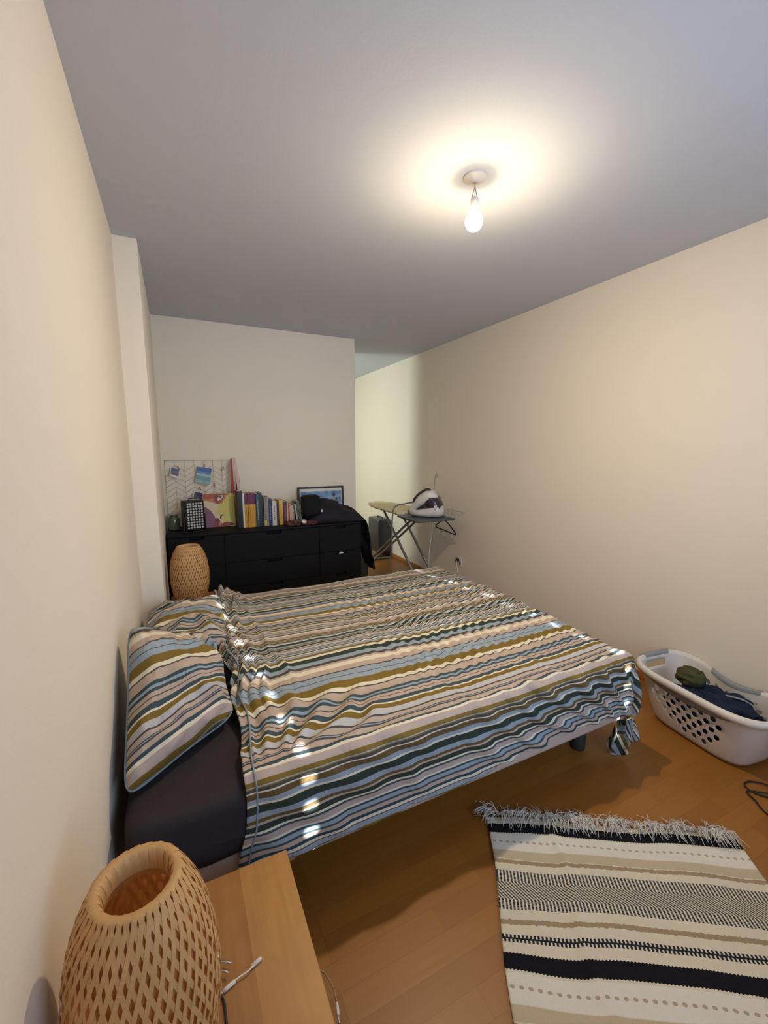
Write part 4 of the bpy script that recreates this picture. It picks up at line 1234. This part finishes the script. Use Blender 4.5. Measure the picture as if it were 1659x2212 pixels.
t = G().tube(cat([(2.27, 3.52, 0.90), (2.22, 3.60, 0.88), (2.135, 3.66, 0.84), (2.12, 3.68, 0.70), (2.13, 3.72, 0.40), (2.11, 3.75, 0.12), (2.14, 3.65, 0.012), (2.24, 3.60, 0.012)]), 0.007, 8).obj('steam_hose', mat('hose_grey', srgb(120, 118, 116), 0.6)); tag(t, 'grey steam hose hanging from the iron beside the board legs', 'hose')
t = thing('power_cord', 'white power cord hanging from the iron station and plugged into the wall socket', 'cord', (2.55, 3.4, 0))
G().tube(cat([(2.42, 3.42, 0.775), (2.425, 3.42, 0.70), (2.43, 3.44, 0.58), (2.405, 3.44, 0.40), (2.42, 3.45, 0.2), (2.48, 3.46, 0.012), (2.64, 3.40, 0.010), (2.67, 3.30, 0.08), (2.675, 3.34, 0.22), (2.70, 3.39, 0.298)]), 0.0034, 8).obj('cord', MWP, t)
G().lathe([(0, -0.03), (0.012, -0.028), (0.017, -0.012), (0.019, 0.0), (0, 0.0)], n=16, mat=Matrix.Translation((XR - 0.010, 3.405, 0.300)) @ Matrix.Rotation(PI / 2, 4, 'Y')).obj('plug', MBP, t)
t = thing('wall_socket', 'white double wall socket low on the right wall with a black plug in it', 'socket', (XR, 3.40, 0.287))
G().box(XR - 0.010, XR, 3.350, 3.448, 0.245, 0.330, 0.003).obj('socket_plate', MWP, t)
G().lathe([(0.0, 0.0), (0.016, 0.0), (0.019, 0.003)], n=18, mat=Matrix.Translation((XR - 0.0105, 3.372, 0.272)) @ Matrix.Rotation(PI / 2, 4, 'Y')).obj('socket_hole', MGRIP, t)
hg = thing('clothes_hanger', 'black plastic clothes hanger hanging from the iron rest', 'hanger', (2.66, 3.46, 0.60))
a0 = Vector((2.615, 3.50, 0.71)); pl = Vector((2.595, 3.62, 0.62)); pr = Vector((2.635, 3.33, 0.585))
G().tube(cat([a0, a0.lerp(pl, 0.5) + Vector((0, 0, 0.01)), pl, pl.lerp(pr, 0.5) + Vector((0, 0, -0.003)), pr, a0.lerp(pr, 0.5) + Vector((0, 0, 0.012)), a0], 5), 0.006, 8).obj('hanger_body', MBP, hg)
G().box(2.603, 2.627, 3.485, 3.515, 0.695, 0.730, 0.004).obj('neck', MBP, hg)
G().tube(cat([(2.615, 3.50, 0.725), (2.61, 3.50, 0.755), (2.60, 3.485, 0.790), (2.595, 3.465, 0.785)], 5), 0.003, 6).obj('hook', MSTEEL, hg)

# ------------------------------------------------------------------ laundry basket with real holes
bk = thing('laundry_basket', 'white plastic laundry basket with round holes and grey grips by the right wall', 'laundry basket', (2.512, 1.015, 0), (0, 0, math.radians(-7)))
def supel(a, b, n, M_=720):
    q = np.linspace(0, 2 * PI, M_, endpoint=False)
    c, s = np.cos(q), np.sin(q)
    x = a * np.sign(c) * np.abs(c) ** (2 / n); y = b * np.sign(s) * np.abs(s) ** (2 / n)
    return x, y
NC = 60
def ring(s):
    """s: 0 bottom .. 1 rim; NC+1 points starting at -x side centre, evenly spaced by length"""
    a = 0.135 + (0.19 - 0.135) * s ** 0.8; b = 0.215 + (0.30 - 0.215) * s ** 0.8
    x, y = supel(a, b, 4.2)
    # start at (-a, 0), go toward -y
    k0 = len(x) // 2
    x = np.roll(x, -k0); y = np.roll(y, -k0)
    x = np.append(x, x[0]); y = np.append(y, y[0])
    back = np.clip(x / a, 0, 1)
    x = x - 0.055 * s * back ** 3 * np.exp(-(y / 0.13) ** 2)
    L_ = np.concatenate([[0], np.cumsum(np.hypot(np.diff(x), np.diff(y)))])
    q = np.linspace(0, L_[-1], NC + 1)
    return np.interp(q, L_, x), np.interp(q, L_, y)
NR = 9
def rimz(x, y):
    return 0.268 + 0.018 * (abs(y) / 0.30) ** 2.2 - 0.030 * max(0, x / 0.17) * math.exp(-(y / 0.14) ** 2) + 0.01 * max(0, -x / 0.19) * math.exp(-(y / 0.2) ** 2)
def bpt(c, r):
    s = r / NR
    x, y = bpt.cache.setdefault(round(s, 5), ring(s))
    cc = c % NC
    i = int(math.floor(cc)); f_q = cc - i
    xx = x[i] * (1 - f_q) + x[i + 1] * f_q; yy = y[i] * (1 - f_q) + y[i + 1] * f_q
    return Vector((xx, yy, 0.012 + (rimz(xx, yy) - 0.012) * s))
bpt.cache = {}
g = G()
def cell(c, r, hole):
    pts = [(0, 0), (.5, 0), (1, 0), (1, .5), (1, 1), (.5, 1), (0, 1), (0, .5)]
    V = [bpt(c + p[0], r + p[1]) for p in pts]
    if not hole:
        V.append(bpt(c + .5, r + .5))
        g.add(V, [[0, 1, 8, 7], [1, 2, 3, 8], [8, 3, 4, 5], [7, 8, 5, 6]])
        return
    inner = []
    for k, p in enumerate(pts):
        a = math.atan2(p[1] - .5, p[0] - .5)
        inner.append(bpt(c + .5 + .47 * math.cos(a), r + .5 + .47 * math.sin(a)))
    # denser inner ring
    inn = []
    for k in range(16):
        a = math.atan2(-.5, -.5) + 2 * PI * k / 16
        inn.append(bpt(c + .5 + .485 * math.cos(a), r + .5 + .485 * math.sin(a)))
    V += inn
    F = []
    for k in range(8):
        a, b_ = k, (k + 1) % 8
        i0, i1, i2 = 8 + 2 * k, 8 + 2 * k + 1, 8 + (2 * k + 2) % 16
        F += [[a, b_, i1], [a, i1, i0], [b_, i2, i1]]
    g.add(V, F)
for c in range(NC):
    for r in range(NR):
        cs = c if c < NC / 2 else c - NC          # signed from the -x centre; + is toward -y
        y_c = -cs * 0.0265
        # lens of holes on the two long sides
        hole = False
        if (c + r) % 2 == 0:
            k = (cs + 0.5 + 0.45 * (r - 4)) / 6.3; q = (r - 4.3) / 3.6
            if abs(cs) < 11 and k * k + q * q < 1 and 1 <= r <= 7: hole = True
            cb = abs(c - NC / 2)
            if cb < 8 and (cb / 6.5) ** 2 + ((r - 4.3) / 2.6) ** 2 < 1: hole = True
        slot = r == NR - 2 and (abs(c - NC / 4) < 2.6 or abs(c - 3 * NC / 4) < 2.6)
        if slot: continue
        cell(c, r, hole)
bo = g.obj('basket_wall', MWP, bk, world=False, fixn=True)
md = bo.modifiers.new('Weld', 'WELD'); md.merge_threshold = 0.0004
md = bo.modifiers.new('Solidify', 'SOLIDIFY'); md.thickness = 0.003; md.offset = 0
g = G(); g.add([bpt(c, 0) for c in range(NC)], [list(range(NC))]); g.obj('basket_floor', MWP, bk, world=False, solid=0.004)
# rolled rim
def rimpath(c0, c1, n, dz=0.0, out_=0.0):
    o_ = []
    for k in range(n + 1):
        c = c0 + (c1 - c0) * k / n
        p = bpt(c, NR); d_ = Vector((p.x, p.y, 0)).normalized()
        o_.append(p + d_ * out_ + Vector((0, 0, dz)))
    return o_
P_ = []
for k in range(NC * 2):
    p = bpt(k / 2, NR); d_ = Vector((p.x / 0.19 ** 2, p.y / 0.30 ** 2, 0)).normalized()
    P_.append([p + d_ * a + Vector((0, 0, b_)) for a, b_ in ((-0.001, -0.004), (0.000, 0.003), (0.007, 0.007), (0.018, 0.004), (0.024, -0.006), (0.025, -0.024), (0.022, -0.024), (0.020, -0.006))])
G().grid(P_, closed_u=True).obj('rim', MWP, bk, world=False)
for c0, c1 in ((NC / 4 - 3, NC / 4 + 3), (3 * NC / 4 - 3, 3 * NC / 4 + 3), (NC / 2 - 4, NC / 2 + 4)):
    Pq = []
    for k in range(17):
        c = c0 + (c1 - c0) * k / 16
        p = bpt(c, NR); d_ = Vector((p.x / 0.19 ** 2, p.y / 0.30 ** 2, 0)).normalized()
        Pq.append([p + d_ * a + Vector((0, 0, b_)) for a, b_ in ((-0.004, -0.012), (-0.004, 0.004), (0.006, 0.0105), (0.019, 0.008), (0.027, -0.004), (0.028, -0.027), (0.021, -0.028))])
    G().grid(Pq).obj('grip', MGRIP, bk, world=False)
# curved grey grip panel under the rim on the long side
Pq = []
for k in range(31):
    q = k / 30; c = -8.2 + 16 * q
    top = NR - 0.85; bot = NR - 0.9 - 1.5 * math.sin(q * PI) ** 0.6
    row = []
    for v in np.linspace(0, 1, 6):
        p = bpt(c, top + (bot - top) * v); d_ = Vector((-1, 0, 0))
        row.append(p + d_ * (0.0045 if 0 < v < 1 else 0.001))
    Pq.append(row)
G().grid(Pq).obj('side_grip', MGRIP, bk, world=False, solid=0.002)

# laundry
t = blob((2.49, 0.985, 0.135), 0.118, 0.198, 0.118, 21, 0.30, 2.6, 64, 2.3).obj('navy_clothes', MNAVY); tag(t, 'heap of navy blue clothes filling the laundry basket', 'clothes')
t = blob((2.50, 1.11, 0.265), 0.062, 0.062, 0.050, 31, 0.16, 1.7, 48, 2.2).obj('olive_cloth', MOLIVE); tag(t, 'crumpled olive green cloth on top of the navy clothes', 'clothes')
t = G().tube(cat([(2.49, 0.95, 0.255), (2.505, 0.90, 0.260), (2.52, 0.87, 0.252), (2.505, 0.84, 0.250)], 5), 0.007, 6, flat=0.4).obj('drawstring', MGRIP); tag(t, 'pale grey drawstring lying on the navy clothes in the basket', 'drawstring')

# cable on the floor at the right edge
t = G().tube(cat([(2.38, 0.62, 0.004), (2.29, 0.70, 0.004), (2.285, 0.755, 0.004), (2.33, 0.765, 0.004), (2.37, 0.72, 0.009), (2.33, 0.685, 0.012), (2.265, 0.74, 0.004), (2.235, 0.70, 0.004), (2.20, 0.645, 0.004), (2.22, 0.56, 0.004), (2.34, 0.48, 0.004)], 8), 0.0032, 8).obj('floor_cable', MBP)
tag(t, 'dark looped cable lying on the floor at the right edge', 'cable')
